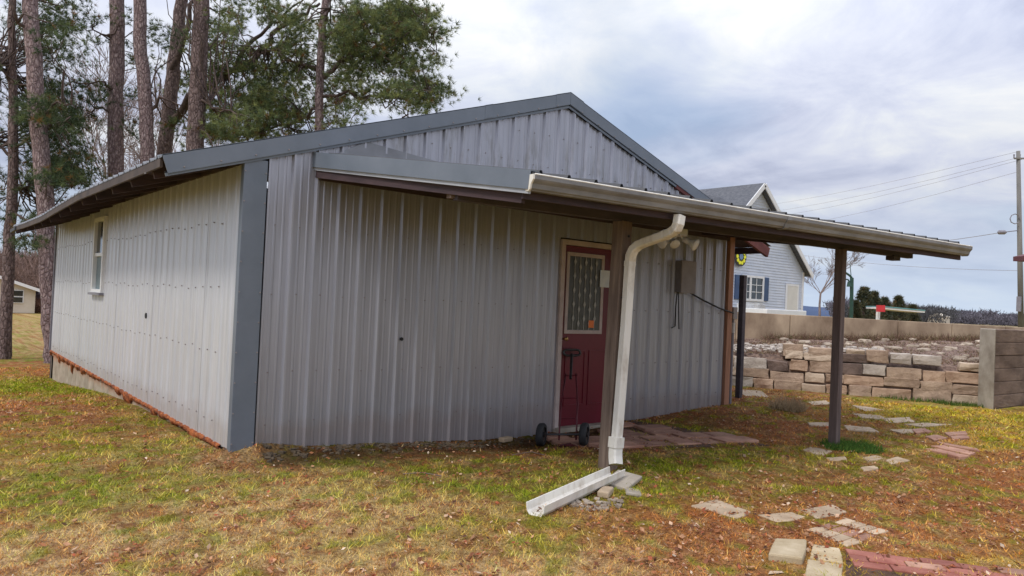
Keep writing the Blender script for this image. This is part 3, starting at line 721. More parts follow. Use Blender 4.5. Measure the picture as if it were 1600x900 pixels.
s = MB(); s.prism([(.03, .118), (.035, .121), (-.03, .147), (-.03, .143)], GL0+gd*.05+Vector((0, 0, .0)), GL1); s.build('drip_edge', M_trimlip, SH)
# beam and posts
def by(X): return -1.58-.112*X
def beamz(X): return 2.225
s = MB(); s.beam((1.02, by(1.02), 2.315), (4.4, by(4.4), 2.318), .075, .17); s.build('porch_beam', M_beam, SH, bev=.004)
s = MB(); s.beam((4.4, by(4.4), 2.318), (7.42, by(7.42), 2.315), .075, .172); s.build('porch_beam', M_beam, SH, bev=.004)
s = MB(); s.beam((.985, by(.98)-.01, 2.285), (1.30, by(1.3)-.01, 2.285), .075, .07, off=(0.05, 0)); s.build('beam_block', M_post, SH)
s = MB(); s.box((6.95, by(7)-.06, 2.18), (7.12, by(7)+.04, 2.228)); s.build('beam_block', M_beam, SH)
s = MB(); s.beam((2.655, -1.885, -.25), (2.74, -1.87, 2.235), .125, .125, (0, 1, 0)); mp_ = s.build('porch_post', M_post, SH, bev=.006)
s = MB()
for zz in (.30, 1.9, 1.55, .95, .62, 2.1): s = MB(); s.disc((2.655+.033*zz+random.uniform(-.03, .03), -1.95, zz), (0, 1, 0), .011, .008, 7); s.build('knot', M_dark, mp_)
s = MB(); s.beam((5.955, -2.27, -.2), (5.955, -2.27, 2.235), .095, .095, (0, 1, 0)); s.build('porch_post', M_post2, SH, bev=.005)
# downspout
s = MB()
ds = [onp(1062, 337, 1, -2.595), onp(1060, 350, 1, -2.595), onp(1057, 357, 1, -2.575), onp(1051, 362, 1, -2.53), onp(1042, 366.5, 1, -2.45), onp(1008, 378.5, 1, -2.18), onp(998, 383, 1, -2.10), onp(990, 390, 1, -2.05), onp(986, 399, 1, -2.02), onp(984.5, 410, 1, -2.0), onp(978, 510, 1, -2.0), onp(962.5, 702, 1, -2.0)]
def dsec(pts, w, d_):
    s = MB(); cs = [(-.5, -.36), (-.36, -.5), (-.12, -.5), (-.08, -.44), (.08, -.44), (.12, -.5), (.36, -.5), (.5, -.36), (.5, .36), (.36, .5), (-.36, .5), (-.5, .36)]
    k = len(cs)
    for i, p in enumerate(pts):
        p = Vector(p); t = (Vector(pts[min(i+1, len(pts)-1)])-Vector(pts[max(i-1, 0)])).normalized()
        e1 = Vector((1, 0, 0)); e1 = (e1-t*e1.dot(t)).normalized(); e2 = t.cross(e1)
        if e2.y < 0 and abs(t.z) > .3: pass
        for (a, b) in cs: s.v.append(tuple(p+e1*a*w+e2*b*d_))
    for i in range(len(pts)-1):
        for j in range(k): a = i*k+j; b = i*k+(j+1) % k; s.f.append((a, b, b+k, a+k))
    s.f.append(tuple(range(k-1, -1, -1))); s.f.append(tuple((len(pts)-1)*k+j for j in range(k)))
    return s
dn = dsec(ds, .088, .072).build('downspout', M_white, SH)
dsec([onp(1043, 366, 1, -2.455), onp(1038, 368, 1, -2.42)], .094, .078).build('elbow_joint', M_white, dn)
dsec([onp(984.5, 408, 1, -2.0), onp(984, 416, 1, -2.0)], .094, .078).build('elbow_joint', M_white, dn)
dsec([(2.638, -2.0, .33), (2.634, -2.0, .27), (2.632, -2.0, .24)], .128, .10).build('outlet_adapter', M_white, dn)
dsec([(2.632, -2.0, .24), (2.625, -2.005, .19), (2.622, -2.01, .16), (2.61, -2.03, .10)], .108, .088).build('outlet_adapter', M_white, dn)
adopt(SH)

# trough under the downspout
a = onp(964, 741, 2, .085); b = onp(836, 800, 2, .045)
tr = MB(); tp = [(-.075, .055), (-.068, .0), (-.045, -.03), (.045, -.03), (.068, .0), (.075, .055), (.066, .055), (.060, .003), (.040, -.022), (-.040, -.022), (-.060, .003), (-.066, .055)]
tr.prism(tp, a, b)
o = tr.build('splash_trough', M_white, None, bev=.002); tag(o, 'dirty white metal trough lying under the downspout, sloping down to the lawn', 'gutter trough')

# ------------------------------------------------------------------ things fixed to or beside the building
t = empty('electrical_box', (5.95, 0, 1.9), 'taupe metal electrical box mounted on the wall right of the door', 'electrical box')
s = MB(); s.box((5.86, -.115, 1.70), (6.18, -.012, 2.13)); s.build('enclosure', M_boxside, t, bev=.004)
s = MB(); s.box((5.865, -.128, 1.69), (6.185, -.116, 2.135)); s.build('cover', M_box, t, bev=.004)
adopt(t)
s = MB(); s.tube([(5.87, -.06, 1.70), (5.865, -.05, 1.5), (5.875, -.045, 1.24), (5.80, -.045, 1.215)], .009, 6); o = s.build('hanging_cable', M_black, None); tag(o, 'black cable hanging from the electrical box and hooked at its end', 'cable')
s = MB(); s.tube([(5.90, -.06, 1.70), (5.925, -.05, 1.5), (5.96, -.045, 1.20)], .008, 6); o = s.build('hanging_cable', M_black, None); tag(o, 'straight black cable dangling below the electrical box, right one of two', 'cable')
p0 = Vector((6.10, -.06, 1.72)); p1 = Vector((7.15, -.09, 1.45))
s = MB(); s.tube([p0, p0.lerp(p1, .3)+Vector((0, 0, -.02)), p0.lerp(p1, .7)+Vector((0, 0, -.025)), p1], .012, 6); o = s.build('slanting_cable', M_black, None); tag(o, 'black cable slanting along the wall to the corner board', 'cable')
t = empty('conduit_riser', (7.36, .0, 0.1), 'junction box with grey conduit running down beside the red brown corner board', 'conduit')
s = MB(); s.tube([(7.25, -.02, .08), (7.25, -.02, 1.36)], .024, 10); s.build('pipe', M_boxside, t)
s = MB(); s.tube([(7.25, -.02, 1.16), (7.25, -.02, 1.31)], .032, 10); s.build('coupling', M_pvc, t)
s = MB(); s.box((7.18, -.07, 1.36), (7.29, .03, 1.54)); s.build('junction_box', M_box, t, bev=.008)
adopt(t)
g0 = gp(1154, 622)
s = MB(); s.beam((g0.x, g0.y, g0.z-.1), (g0.x, g0.y, g0.z+1.93), .085, .085, (0, 1, 0)); o = s.build('gate_post', M_beam, None, bev=.006); tag(o, 'slim dark wooden post standing just beyond the building corner', 'post')
# paper notice
P = onp(941, 447, 1, 0); s = MB(); s.box((4.42, -.012, 1.70), (4.60, -.004, 1.91)); o = s.build('paper_notice', M_paper, None); tag(o, 'pale paper notice taped to the maroon door beside its glass', 'notice')
# flood lights
fc = at(1062, 366, 7.05)
t = empty('flood_light', fc, 'white outdoor flood light with three adjustable heads under the porch beam', 'light')
base = Vector(fc)
s = MB(); s.box((base.x-.06, base.y-.05, base.z-.02), (base.x+.06, base.y+.05, base.z+.05)); s.build('mount', M_lampw, t, bev=.006)
def head(px, py, qx, qy, r1):
    a = at(px, py, 7.05); b = at(qx, qy, 6.98); d = (b-a); s = MB()
    s.tube([a, a+d*.35, a+d*.45, a+d*.62, a+d*.95, a+d], [.026, .028, .022, .036, r1, r1*.93], 14); s.build('lamp_head', M_lampw, t, smooth=True)
    s = MB(); s.tube([base, a], .012, 8); s.build('arm', M_lampw, t)
head(1046, 375, 1033, 380, .055); head(1050, 373, 1055, 382, .05); head(1068, 374, 1088, 383, .06)
adopt(t)
# hand truck leaning on the door
wa = gp(912, 697); wb = gp(845, 697)
ht = empty('hand_truck', ((wa.x+wb.x)/2, (wa.y+wb.y)/2, wa.z), 'dark red hand truck with black loop handle leaning against the maroon door', 'hand truck')
rw = .125; ax = (wb-wa).normalized()
for w_, sg in ((wa, 1), (wb, -1)):
    cpt = Vector((w_.x, w_.y, w_.z+rw)); s = MB()
    pts = []
    n = len(s.v); SEG = 22
    side = ax; e2 = Vector((0, 0, 1)); e1 = side.cross(e2).normalized()
    rings = [(-.035, .082), (-.040, .108), (-.025, .123), (0, rw), (.025, .123), (.040, .108), (.035, .082)]
    for (o_, r_) in rings:
        for k in range(SEG): an = 2*math.pi*k/SEG; s.v.append(tuple(cpt+side*o_+(e1*math.cos(an)+e2*math.sin(an))*r_))
    for i in range(len(rings)-1):
        for k in range(SEG): a_ = i*SEG+k; b_ = i*SEG+(k+1) % SEG; s.f.append((a_, b_, b_+SEG, a_+SEG))
    wh = s.build('wheel', M_black, ht, smooth=True)
    s = MB(); s.disc(cpt, side, .084, .05, 18); s.disc(cpt, side, .03, .085, 10); s.build('rim', M_blackm, wh)
ca = wa+Vector((0, 0, rw)); cb = wb+Vector((0, 0, rw)); mid = ca*.62+cb*.38
hn = Vector((3.93, -.07, .90)); fwd = (hn-mid)
s = MB(); s.tube([ca+ax*.05, cb-ax*.05], .012, 8); s.build('axle', M_blackm, ht)
sv = ax*.085
for sg in (1, -1):
    s = MB(); s.tube([mid+sv*sg*1.1+Vector((0, 0, -.06)), mid+sv*sg*1.1+fwd*.35, mid+sv*sg*.7+fwd*.72], .009, 6); s.build('side_rail', M_redm, ht, smooth=True)
for f_ in (.18, .42, .70):
    s = MB(); s.tube([mid+sv*.95+fwd*f_, mid-sv*.95+fwd*f_], .007, 6); s.build('crossbar', M_redm, ht)
s = MB(); s.tube([mid+fwd*.66, mid+fwd*.98], .016, 8); s.build('handle_stem', M_blackm, ht)
hx = Vector((1, -.1, 0)).normalized(); hz = Vector((0, .25, 1)).normalized(); lp = []
for k in range(15):
    an = 2*math.pi*k/14; lp.append(hn+hx*.125*math.copysign(abs(math.cos(an))**.6, math.cos(an))+hz*.035*math.copysign(abs(math.sin(an))**.6, math.sin(an)))
s = MB(); s.tube(lp, .015, 8, cap=False); s.build('loop_handle', M_blackm, ht, smooth=True)
pl = mid+Vector((0, -.03, -.115)); s = MB(); s.beam(pl+sv*1.2, pl-sv*1.2, .20, .008, off=(.1, 0)); s.build('toe_plate', M_redm, ht)
adopt(ht)

# ------------------------------------------------------------------ paving and stones
def stone(name, mat, parent, pts, th=.05, jitter=.01, lift=.0, nsub=2, bev=.008):
    """irregular slab from world xy corner points"""
    P = []
    n = len(pts)
    for i in range(n):
        a = Vector(pts[i]); b = Vector(pts[(i+1) % n])
        for k in range(nsub): q = a.lerp(b, k/nsub); P.append(Vector((q.x+random.uniform(-jitter, jitter), q.y+random.uniform(-jitter, jitter), 0)))
    c = sum(P, Vector())/len(P); zt = h(c.x, c.y)+.004+lift; tx = random.uniform(-.02, .02); ty = random.uniform(-.02, .02)
    s = MB(); k = len(P)
    for p in P: s.v.append((p.x, p.y, zt-th-.03))
    for p in P: s.v.append((p.x, p.y, zt+(p.x-c.x)*tx+(p.y-c.y)*ty))
    for i in range(k): j = (i+1) % k; s.f.append((i, j, k+j, k+i))
    s.f.append(tuple(range(k, 2*k)))
    o = s.build(name, mat, parent, bev=bev); 
    if name != 'brick' or True: PAVED.append(((c.x, c.y), .45*max((p-c).length for p in [Vector((q.x, q.y, 0)) for q in P])+.0))
    return o
def flat_struct(name, pts, mat):
    s = MB(); n = len(pts)
    for p in pts: s.v.append((p[0], p[1], h(p[0], p[1])+.004))
    s.f.append(tuple(range(n))); o = s.build(name, mat, None); return struct(o)
def pxs(*pp): return [gp(a, b) for a, b in pp]
patio = flat_struct('patio', [tuple(gp(*q)[:2]) for q in ((960, 698), (1050, 700), (1205, 697), (1085, 672), (985, 657), (940, 672))], M_soil)
# patio pavers: irregular rectangles in slanting rows
u0_ = gp(985, 668); u1_ = gp(1190, 702)
ax1 = Vector((.96, -.27, 0)).normalized(); ax2 = Vector((.27, .96, 0)).normalized()
org = gp(960, 702); org.z = 0
random.seed(5)
import itertools
for r_ in range(6):
    x_ = -1.2+random.uniform(0, .2)
    while x_ < 3.6:
        w_ = random.uniform(.30, .52); y_ = r_*.30
        c_ = org+ax1*(x_+w_/2)+ax2*(y_+.15); px_, py_, _ = project(np.array([c_.x, c_.y, h(c_.x, c_.y)]))
        top = np.interp(px_, [860, 985, 1060, 1110, 1210], [672, 662, 674, 681, 697]); bot = np.interp(px_, [860, 985, 1100, 1210], [690, 704, 706, 703])
        if top-3 < py_ < bot+4 and px_ < 1215 and c_.y < -.12 and random.random() < .93:
            g_ = .014
            q = [org+ax1*(x_+g_)+ax2*(y_+g_), org+ax1*(x_+w_-g_)+ax2*(y_+g_), org+ax1*(x_+w_-g_)+ax2*(y_+.30-g_), org+ax1*(x_+g_)+ax2*(y_+.30-g_)]
            stone('paver', M_redflag, patio, q, .04, .018, random.uniform(.008, .026))
        x_ += w_
walk = flat_struct('stepping_stone_path', [tuple(gp(*q)[:2]) for q in ((1200, 898), (1225, 896), (1222, 893), (1203, 893))], M_flag)
quads = [((1080, 792), (1120, 783), (1176, 802), (1150, 811)), ((1186, 806), (1235, 802), (1262, 810), (1215, 818)), ((1250, 797), (1300, 792), (1326, 803), (1275, 811)),
 ((1348, 716), (1372, 710), (1382, 717), (1356, 723)), ((1382, 720), (1402, 714), (1422, 720), (1394, 727)), ((1344, 732), (1366, 728), (1372, 733), (1350, 738)),
 ((1252, 704), (1268, 699), (1300, 706), (1286, 713)), ((1292, 716), (1318, 714), (1324, 719), (1298, 721)),
 ((1262, 661), (1300, 660), (1300, 667), (1265, 667)), ((1318, 664), (1360, 668), (1372, 676), (1325, 674)), ((1330, 645), (1375, 650), (1390, 657), (1345, 655)),
 ((1378, 655), (1420, 653), (1430, 660), (1390, 661)), ((1412, 664), (1455, 660), (1490, 663), (1440, 669)), ((1262, 628), (1290, 626), (1300, 631), (1270, 633)), ((1390, 672), (1425, 670), (1450, 676), (1405, 678)),
 ((1150, 610), (1190, 612), (1212, 626), (1170, 622)), ((1330, 634), (1352, 636), (1382, 641), (1350, 643))]
for q in quads: stone('flagstone', M_flag, walk, pxs(*q), .05, .015, random.uniform(0, .01), 3)
rq = [((1425, 672), (1445, 670), (1456, 676), (1430, 679)), ((1446, 684), (1462, 680), (1480, 686), (1460, 691)), ((1476, 678), (1508, 675), (1512, 680), (1482, 683)), ((1484, 684), (1510, 681), (1516, 686), (1490, 689)),
      ((1462, 692), (1528, 702), (1532, 707), (1474, 697)), ((1455, 699), (1474, 697), (1526, 709), (1515, 713)), ((1447, 703), (1460, 701), (1516, 715), (1500, 718))]
for q in rq: stone('paver', M_redflag, walk, pxs(*q), .05, .008, .015, 2)
# small grey brick row
for i in range(4):
    a = i/4; b = (i+1)/4-.02
    P0, P1, P2, P3 = (1303, 817), (1322, 811), (1390, 831), (1370, 837)
    L = lambda p, q, t_: (p[0]+(q[0]-p[0])*t_, p[1]+(q[1]-p[1])*t_)
    stone('brick', M_flag, walk, pxs(L(P0, P3, a), L(P1, P2, a), L(P1, P2, b), L(P0, P3, b)), .05, .004, .004, 1)
    P0, P1, P2, P3 = (1261, 828), (1280, 823), (1350, 848), (1325, 856)
    stone('brick', M_flag, walk, pxs(L(P0, P3, a), L(P1, P2, a), L(P1, P2, b), L(P0, P3, b)), .05, .004, .004, 1)
    P0, P1, P2, P3 = (1278, 822), (1298, 817), (1368, 838), (1350, 846)
    stone('brick', M_redflag, walk, pxs(L(P0, P3, a), L(P1, P2, a), L(P1, P2, b), L(P0, P3, b)), .05, .004, .0, 1)
# blocks at the bottom of the picture
for q in (((1268, 853), (1312, 860), (1316, 882), (1264, 874)), ((1262, 877), (1316, 885), (1318, 915), (1258, 905)), ((1262, 908), (1318, 918), (1318, 950), (1258, 940))): stone('brick', M_tanbrick, walk, pxs(*q), .05, .006, .01, 2)
o = stone('paving_block', M_tanbrick, None, pxs((1212, 850), (1262, 852), (1254, 882), (1200, 874)), .12, .006, .035, 2, .012)
tag(o, 'brown topped tan block standing proud at the near end of the brick path', 'block')
edge_ = flat_struct('brick_edging', [tuple(gp(*q)[:2]) for q in ((1322, 864), (1380, 870), (1440, 878), (1600, 905), (1600, 960), (1320, 940))], M_soil)
for row in range(3):
    for i in range(9):
        A = Vector(gp(1321, 861)); B = Vector(gp(1585, 893)); d = (B-A); d.z = 0; L1 = d.length; d.normalize(); nrm = Vector((d.y, -d.x, 0))
        if nrm.dot(Vector(CC)-A) < 0: nrm = -nrm
        bl = .205; off = (.10 if row % 2 else 0)
        p = A+d*(i*bl+off-(0.0 if row % 2 == 0 else .0))+nrm*(row*.105)
        if row and i == 0 and row % 2: 
            q0 = A+nrm*(row*.105); stone('brick', M_brick, edge_, [q0, q0+d*(off-.006), q0+d*(off-.006)+nrm*.099, q0+nrm*.099], .05, .003, .01, 1, .004)
        ln = bl if not (i in (3, 6) and row == 0) else bl*.8
        stone('brick', M_brick if random.random() < .85 else M_redflag, edge_, [p, p+d*(ln-.006), p+d*(ln-.006)+nrm*.099, p+nrm*.099], .05, .003, .012+random.uniform(-.006, .006), 1, .004)
# flat stones and brick pieces propping the trough
def lump(name, c_, size, mat, parent=None, rz_=0, seed=1, sub=2, tilt=(0, 0)):
    import bmesh
    rs = np.random.default_rng(seed); bm = bmesh.new(); bmesh.ops.create_icosphere(bm, subdivisions=sub, radius=1)
    ph = rs.random((4, 3))*6
    for v in bm.verts:
        n_ = 1+.13*sum(math.sin(v.co.x*2.1*k+ph[k][0])*math.cos(v.co.y*2.3*k+ph[k][1]) for k in range(1, 3))
        p = Vector([math.copysign(abs(q)**.62, q) for q in v.co])*n_
        v.co = Vector((p.x*size[0]/2, p.y*size[1]/2, p.z*size[2]/2))
    me = bpy.data.meshes.new(name); bm.to_mesh(me); bm.free(); me.materials.append(mat)
    M = Matrix.Translation(c_) @ Matrix.Rotation(rz_, 4, 'Z') @ Matrix.Rotation(tilt[0], 4, 'X') @ Matrix.Rotation(tilt[1], 4, 'Y'); me.transform(M)
    o = bpy.data.objects.new(name, me); COL.objects.link(o)
    if parent: o.parent = parent
    return o
def slabthing(name, px, py, sz, mat, rot, label, cat, z=None, tilt=(0, 0), bev=.01):
    c_ = gp(px, py); s = MB(); M = Matrix.Translation((c_.x, c_.y, (c_.z if z is None else z)+sz[2]/2)) @ Matrix.Rotation(rot, 4, 'Z') @ Matrix.Rotation(tilt[0], 4, 'X') @ Matrix.Rotation(tilt[1], 4, 'Y')
    s.box((-sz[0]/2, -sz[1]/2, -sz[2]/2), (sz[0]/2, sz[1]/2, sz[2]/2), M); o = s.build(name, mat, None, bev=bev); return tag(o, label, cat)
slabthing('flat_stone', 972, 757, (.34, .22, .035), M_conc, .35, 'grey flat stone tilted under the upper end of the white trough', 'stone', z=.035, tilt=(.10, -.12))
slabthing('flat_stone', 989, 770, (.26, .12, .03), M_conc, .75, 'thin pale stone slab at the right foot of the downspout', 'stone', z=.01, tilt=(.1, .1))
slabthing('brick', 946, 774, (.20, .09, .05), M_flag, .55, 'tan brick propping the middle of the white trough', 'brick')
s_ = MB(); rsd = random.Random(3)
for i in range(60):
    c_ = gp(920+rsd.gauss(0, 25), 789+rsd.gauss(0, 5)); r_ = rsd.uniform(.008, .024)
    s_.box((-r_, -r_*.8, 0), (r_, r_*.8, r_), Matrix.Translation(c_) @ Matrix.Rotation(rsd.random()*6, 4, 'Z') @ Matrix.Rotation(rsd.random()-.5, 4, 'X'))
o = s_.build('gravel', M_rock, None, bev=.003); struct(o, 'stuff')
slabthing('brick', 790, 690, (.16, .08, .05), M_flag, .2, 'pale brick lying against the front wall left of the door', 'brick')
# dark rubble at the foot of the front wall
rub = MB(); rs2 = random.Random(9)
for i in range(420):
    X = rs2.uniform(.2, 3.5); Y = -.05-abs(rs2.gauss(0, .14)); r_ = rs2.uniform(.006, .026)*(1 if X < 2.6 else .7); z = h(X, Y)
    rub.box((-r_, -r_*.7, -r_*.4), (r_, r_*.7, r_*.55), Matrix.Translation((X, Y, z)) @ Matrix.Rotation(rs2.random()*6, 4, 'Z') @ Matrix.Rotation(rs2.uniform(-.5, .5), 4, 'X'))
M_rub = mat_simple('dark_rubble', (.035, .026, .018), (.12, .085, .05), 12, rough=.95, bump=.6)
o = rub.build('rubble', M_rub, None, bev=.004); struct(o, 'stuff')
# sticks
for (a, b, c_, lab) in (((630, 742), (660, 741), (690, 745), 'thin pale stick lying on the lawn in front of the ribbed wall'), ((800, 712), (830, 708), (852, 713), 'pale curved twig on the grass left of the door')):
    s = MB(); s.tube([gp(*a)+Vector((0, 0, .008)), gp(*b)+Vector((0, 0, .014)), gp(*c_)+Vector((0, 0, .008))], .004, 5); o = s.build('stick', M_twig, None); tag(o, lab, 'stick')

# ------------------------------------------------------------------ garden walls at the right
# stacked stone block wall
BW0 = Vector((9.35, 2.55, 0)); BW1 = Vector((11.70, -1.87, 0)); bd_ = (BW1-BW0); BL = bd_.length; bd_.normalize(); bn = Vector((bd_.y, -bd_.x, 0))
if bn.dot(Vector(CC)-BW0) < 0: bn = -bn
bw = empty('stacked_block_wall', (BW0+BW1)/2+Vector((0, 0, .1)), 'low dry stacked wall of rough tan stone blocks beside the porch', 'wall')
hs_ = [.19, .175, .20, .15]; rs3 = random.Random(21); z = .08; s_core = MB()
def rough_block(name, parent, u0b, u1b, z0, z1, dep, mat, off=0, bev=.018):
    s = MB(); g_ = .006
    M = Matrix.Identity(4)
    for i in range(3): M[i][0] = bd_[i]; M[i][1] = -bn[i]; M[i][2] = (0, 0, 1)[i]; M[i][3] = BW0[i]
    j = lambda a: a+rs3.uniform(-.020, .020)
    P = []
    for (zz) in (z0+g_*.4, z1-g_*.4):
        for (uu, vv) in ((u0b+g_, off), (u1b-g_, off), (u1b-g_, off+dep), (u0b+g_, off+dep)): P.append(tuple(M @ Vector((j(uu), j(vv), zz+rs3.uniform(-.012, .010)))))
    s.v += P; s.f += [(0,3,2,1),(4,5,6,7),(0,1,5,4),(1,2,6,5),(2,3,7,6),(3,0,4,7)]
    import bmesh
    me = bpy.data.meshes.new(name); me.from_pydata(s.v, [], s.f); bm = bmesh.new(); bm.from_mesh(me)
    bmesh.ops.subdivide_edges(bm, edges=bm.edges[:], cuts=1, use_grid_fill=True)
    for v in bm.verts:
        k_ = .016 if len(v.link_faces) != 3 else .006
        v.co += Vector((rs3.uniform(-k_, k_), rs3.uniform(-k_, k_), rs3.uniform(-k_, k_)*.7))
    bm.to_mesh(me); bm.free(); me.materials.append(mat); o = bpy.data.objects.new(name, me); COL.objects.link(o); o.parent = parent
    md = o.modifiers.new('bevel', 'BEVEL'); md.width = .012; md.segments = 2; md.limit_method = 'ANGLE'; md.angle_limit = R(35)
    return o
stonemats = [mat_simple('block_stone_%s' % n_, a_, b_, 4, rough=.93, bump=1.0, bd=.02) for n_, a_, b_ in (('tan', (.32, .23, .16), (.60, .48, .36)), ('brown', (.25, .17, .12), (.48, .35, .25)), ('grey', (.30, .25, .21), (.56, .49, .42)), ('rust', (.28, .17, .11), (.52, .37, .26)), ('dark', (.09, .062, .052), (.22, .155, .125)))]
for ci, hh in enumerate(hs_):
    u = -rs3.random()*.3
    while u < BL-.02:
        w_ = rs3.uniform(.30, .62); e = min(u+w_, BL)
        if BL-e < .2: e = BL
        if ci == 3 and (rs3.random() < .45): u = e; continue
        wz_ = .022*math.sin(u*2.1+ci)+.012*math.sin(u*5+ci*2); rough_block('block', bw, u, e, z+(wz_ if ci else -.03), z+wz_+hh*rs3.uniform(.93, 1.03), .28, stonemats[4] if (ci >= 2 and rs3.random() < .12) else stonemats[rs3.randrange(4)], rs3.uniform(-.03, .03)+ci*.02)
        u = e
    z += hh
# cap-stones standing loose on top
M_ = Matrix.Identity(4)
for i in range(3): M_[i][0] = bd_[i]; M_[i][1] = -bn[i]; M_[i][2] = (0, 0, 1)[i]; M_[i][3] = BW0[i]
for (pa, pb_, pt_) in ((1222, 1254, 22), (1262, 1300, 18), (1322, 1352, 19), (1354, 1390, 20), (1392, 1424, 17), (1426, 1472, 17)):
    # loose blocks left on top of the stack
    def uat(px_):
        d = ray(px_, 555); A = np.array([[d[0], -bd_.x], [d[1], -bd_.y]]); bb = np.array([BW0.x-CC[0], BW0.y-CC[1]]); return float(np.linalg.solve(A, bb)[1])
    ua, ub = uat(pa), uat(pb_); rough_block('block', bw, ua, ub, .70, .70+pt_/95., .26, stonemats[rs3.choice([0, 2, 1])], rs3.uniform(.02, .10), .02)
wall_core = MB(); wall_core.box((0, .10, .0), (BL, .26, .62), M_); wall_core.build('wall_core', M_conc2, bw)
adopt(bw)
# poured concrete wall behind the planting bed
CW = [Vector((7.6, 7.2, 0)), Vector((12.3, 3.3, 0)), Vector((17.0, -.55, 0)), Vector((21.5, -4.2, 0))]
cwt = empty('concrete_retaining_wall', CW[1], 'long stained concrete retaining wall behind the rock bed', 'wall')
tops = [1.475, 1.475, 1.415, 1.40]
for i in range(3):
    a = CW[i]; b = CW[i+1]; n_ = 5; dd = (b-a).normalized(); nn_ = Vector((-dd.y, dd.x, 0))
    for k in range(n_):
        p = a.lerp(b, k/n_)+dd*.005; q = a.lerp(b, (k+1)/n_)-dd*.005; z0 = tops[i]+(tops[i+1]-tops[i])*k/n_; z1 = tops[i]+(tops[i+1]-tops[i])*(k+1)/n_
        s = MB(); s.v += [(p.x, p.y, .0), (q.x, q.y, .0), (q.x+nn_.x*.22, q.y+nn_.y*.22, 0), (p.x+nn_.x*.22, p.y+nn_.y*.22, 0), (p.x, p.y, z0), (q.x, q.y, z1), (q.x+nn_.x*.22, q.y+nn_.y*.22, z1), (p.x+nn_.x*.22, p.y+nn_.y*.22, z0)]
        s.f += [(0,3,2,1),(4,5,6,7),(0,1,5,4),(1,2,6,5),(2,3,7,6),(3,0,4,7)]
        s.build('cast_panel', M_wallc, cwt, bev=.012)
adopt(cwt)
# near concrete wall end (pier) and run going off right
pb = gp(1527, 634); pc = gp(1551, 640)
t = empty('concrete_wall_end', pb, 'thick concrete wall end with board marked brown side at the right edge', 'wall')
e_ = (pc-pb); e_.z = 0; th_ = e_.length; e_.normalize(); run = Vector((.998, -.055, 0))
s = MB(); q = [pb, pc, pc+run*.30, pb+run*.30]
z1 = 1.385
def wallbox(pts, z0, z1): 
    s = MB(); s.v += [(p.x, p.y, z0) for p in pts]+[(p.x, p.y, z1) for p in pts]; s.f += [(3,2,1,0),(4,5,6,7),(0,1,5,4),(1,2,6,5),(2,3,7,6),(3,0,4,7)]; return s
wallbox([pb, pc, pc+run*.04, pb+run*.04], -.1, z1).build('end_face', M_conc, t, bev=.015)
bh = (z1-.0)/6
for k in range(7):
    zz = -.1+k*(z1+.1)/7; o_ = .0+random.uniform(-.008, .008); inn = -e_*o_
    wallbox([pb+run*.042+e_*.01, pc+run*.042-e_*.012+inn, pc+run*6-e_*.012+inn, pb+run*6+e_*.01], zz, zz+(z1+.1)/7-.006).build('cast_board_course', M_conc2, t, bev=.008)
adopt(t)
# planting bed
bed = MB(); nu, nv = 60, 26
V0 = [BW0-bn*.15+Vector((0, 0, .70)), BW1-bn*.15+Vector((0, 0, .74))]
V1 = [CW[1]+Vector((-1.0, .8, .82)), CW[2]+Vector((.4, -.35, 1.14))]
for i in range(nv+1):
    for j in range(nu+1):
        u = j/nu; v = i/nv; p = V0[0].lerp(V0[1], u).lerp(V1[0].lerp(V1[1], u), v)
        zz = p.z-.20*math.exp(-v/.03)+.05*(fbm(np.array([p.x]), np.array([p.y]), 3.0, 3)[0]-.5)*2*(v > 0)
        bed.v.append((p.x, p.y, zz))
for i in range(nv):
    for j in range(nu): a = i*(nu+1)+j; bed.f.append((a, a+1, a+nu+2, a+nu+1))
M_bed = mat_simple('bed_mulch', (.09, .05, .04), (.36, .25, .19), 16, rough=.97, bump=1.0, bd=.03)
bedo = bed.build('garden_bed', M_bed, None, smooth=True); struct(bedo)
rs4 = random.Random(4)
def bedpt(u, v): p = V0[0].lerp(V0[1], u).lerp(V1[0].lerp(V1[1], u), v); return p
rk = 0
for i in range(70):
    u = rs4.uniform(.30, .99); v = rs4.random()**.8; p = bedpt(u, v); s0 = rs4.uniform(.05, .20)
    o = lump('rock', (p.x, p.y, p.z+s0*.10), (s0*1.3, s0, s0*.5), M_rock, bedo, rs4.random()*3, i+5, 2)
for (px_, py_, D_, sz) in () and ((1479, 549, 12.9, (.42, .3, .2)), (1475, 528, 14.3, (.3, .25, .16)), (1450, 520, 15.2, (.3, .22, .14)), (1366, 517, 15.2, (.5, .3, .14)), (1516, 541, 13.6, (.3, .2, .1))):
    p = at(px_, py_, D_); lump('rock', p, sz, M_rock, bedo, rs4.random()*3, px_, 2)
for (ua, ub, zz) in ((1.30, 1.68, .72), (1.85, 2.30, .70), (2.65, 2.95, .70), (3.05, 3.45, .715), (3.55, 4.1, .72)): pass
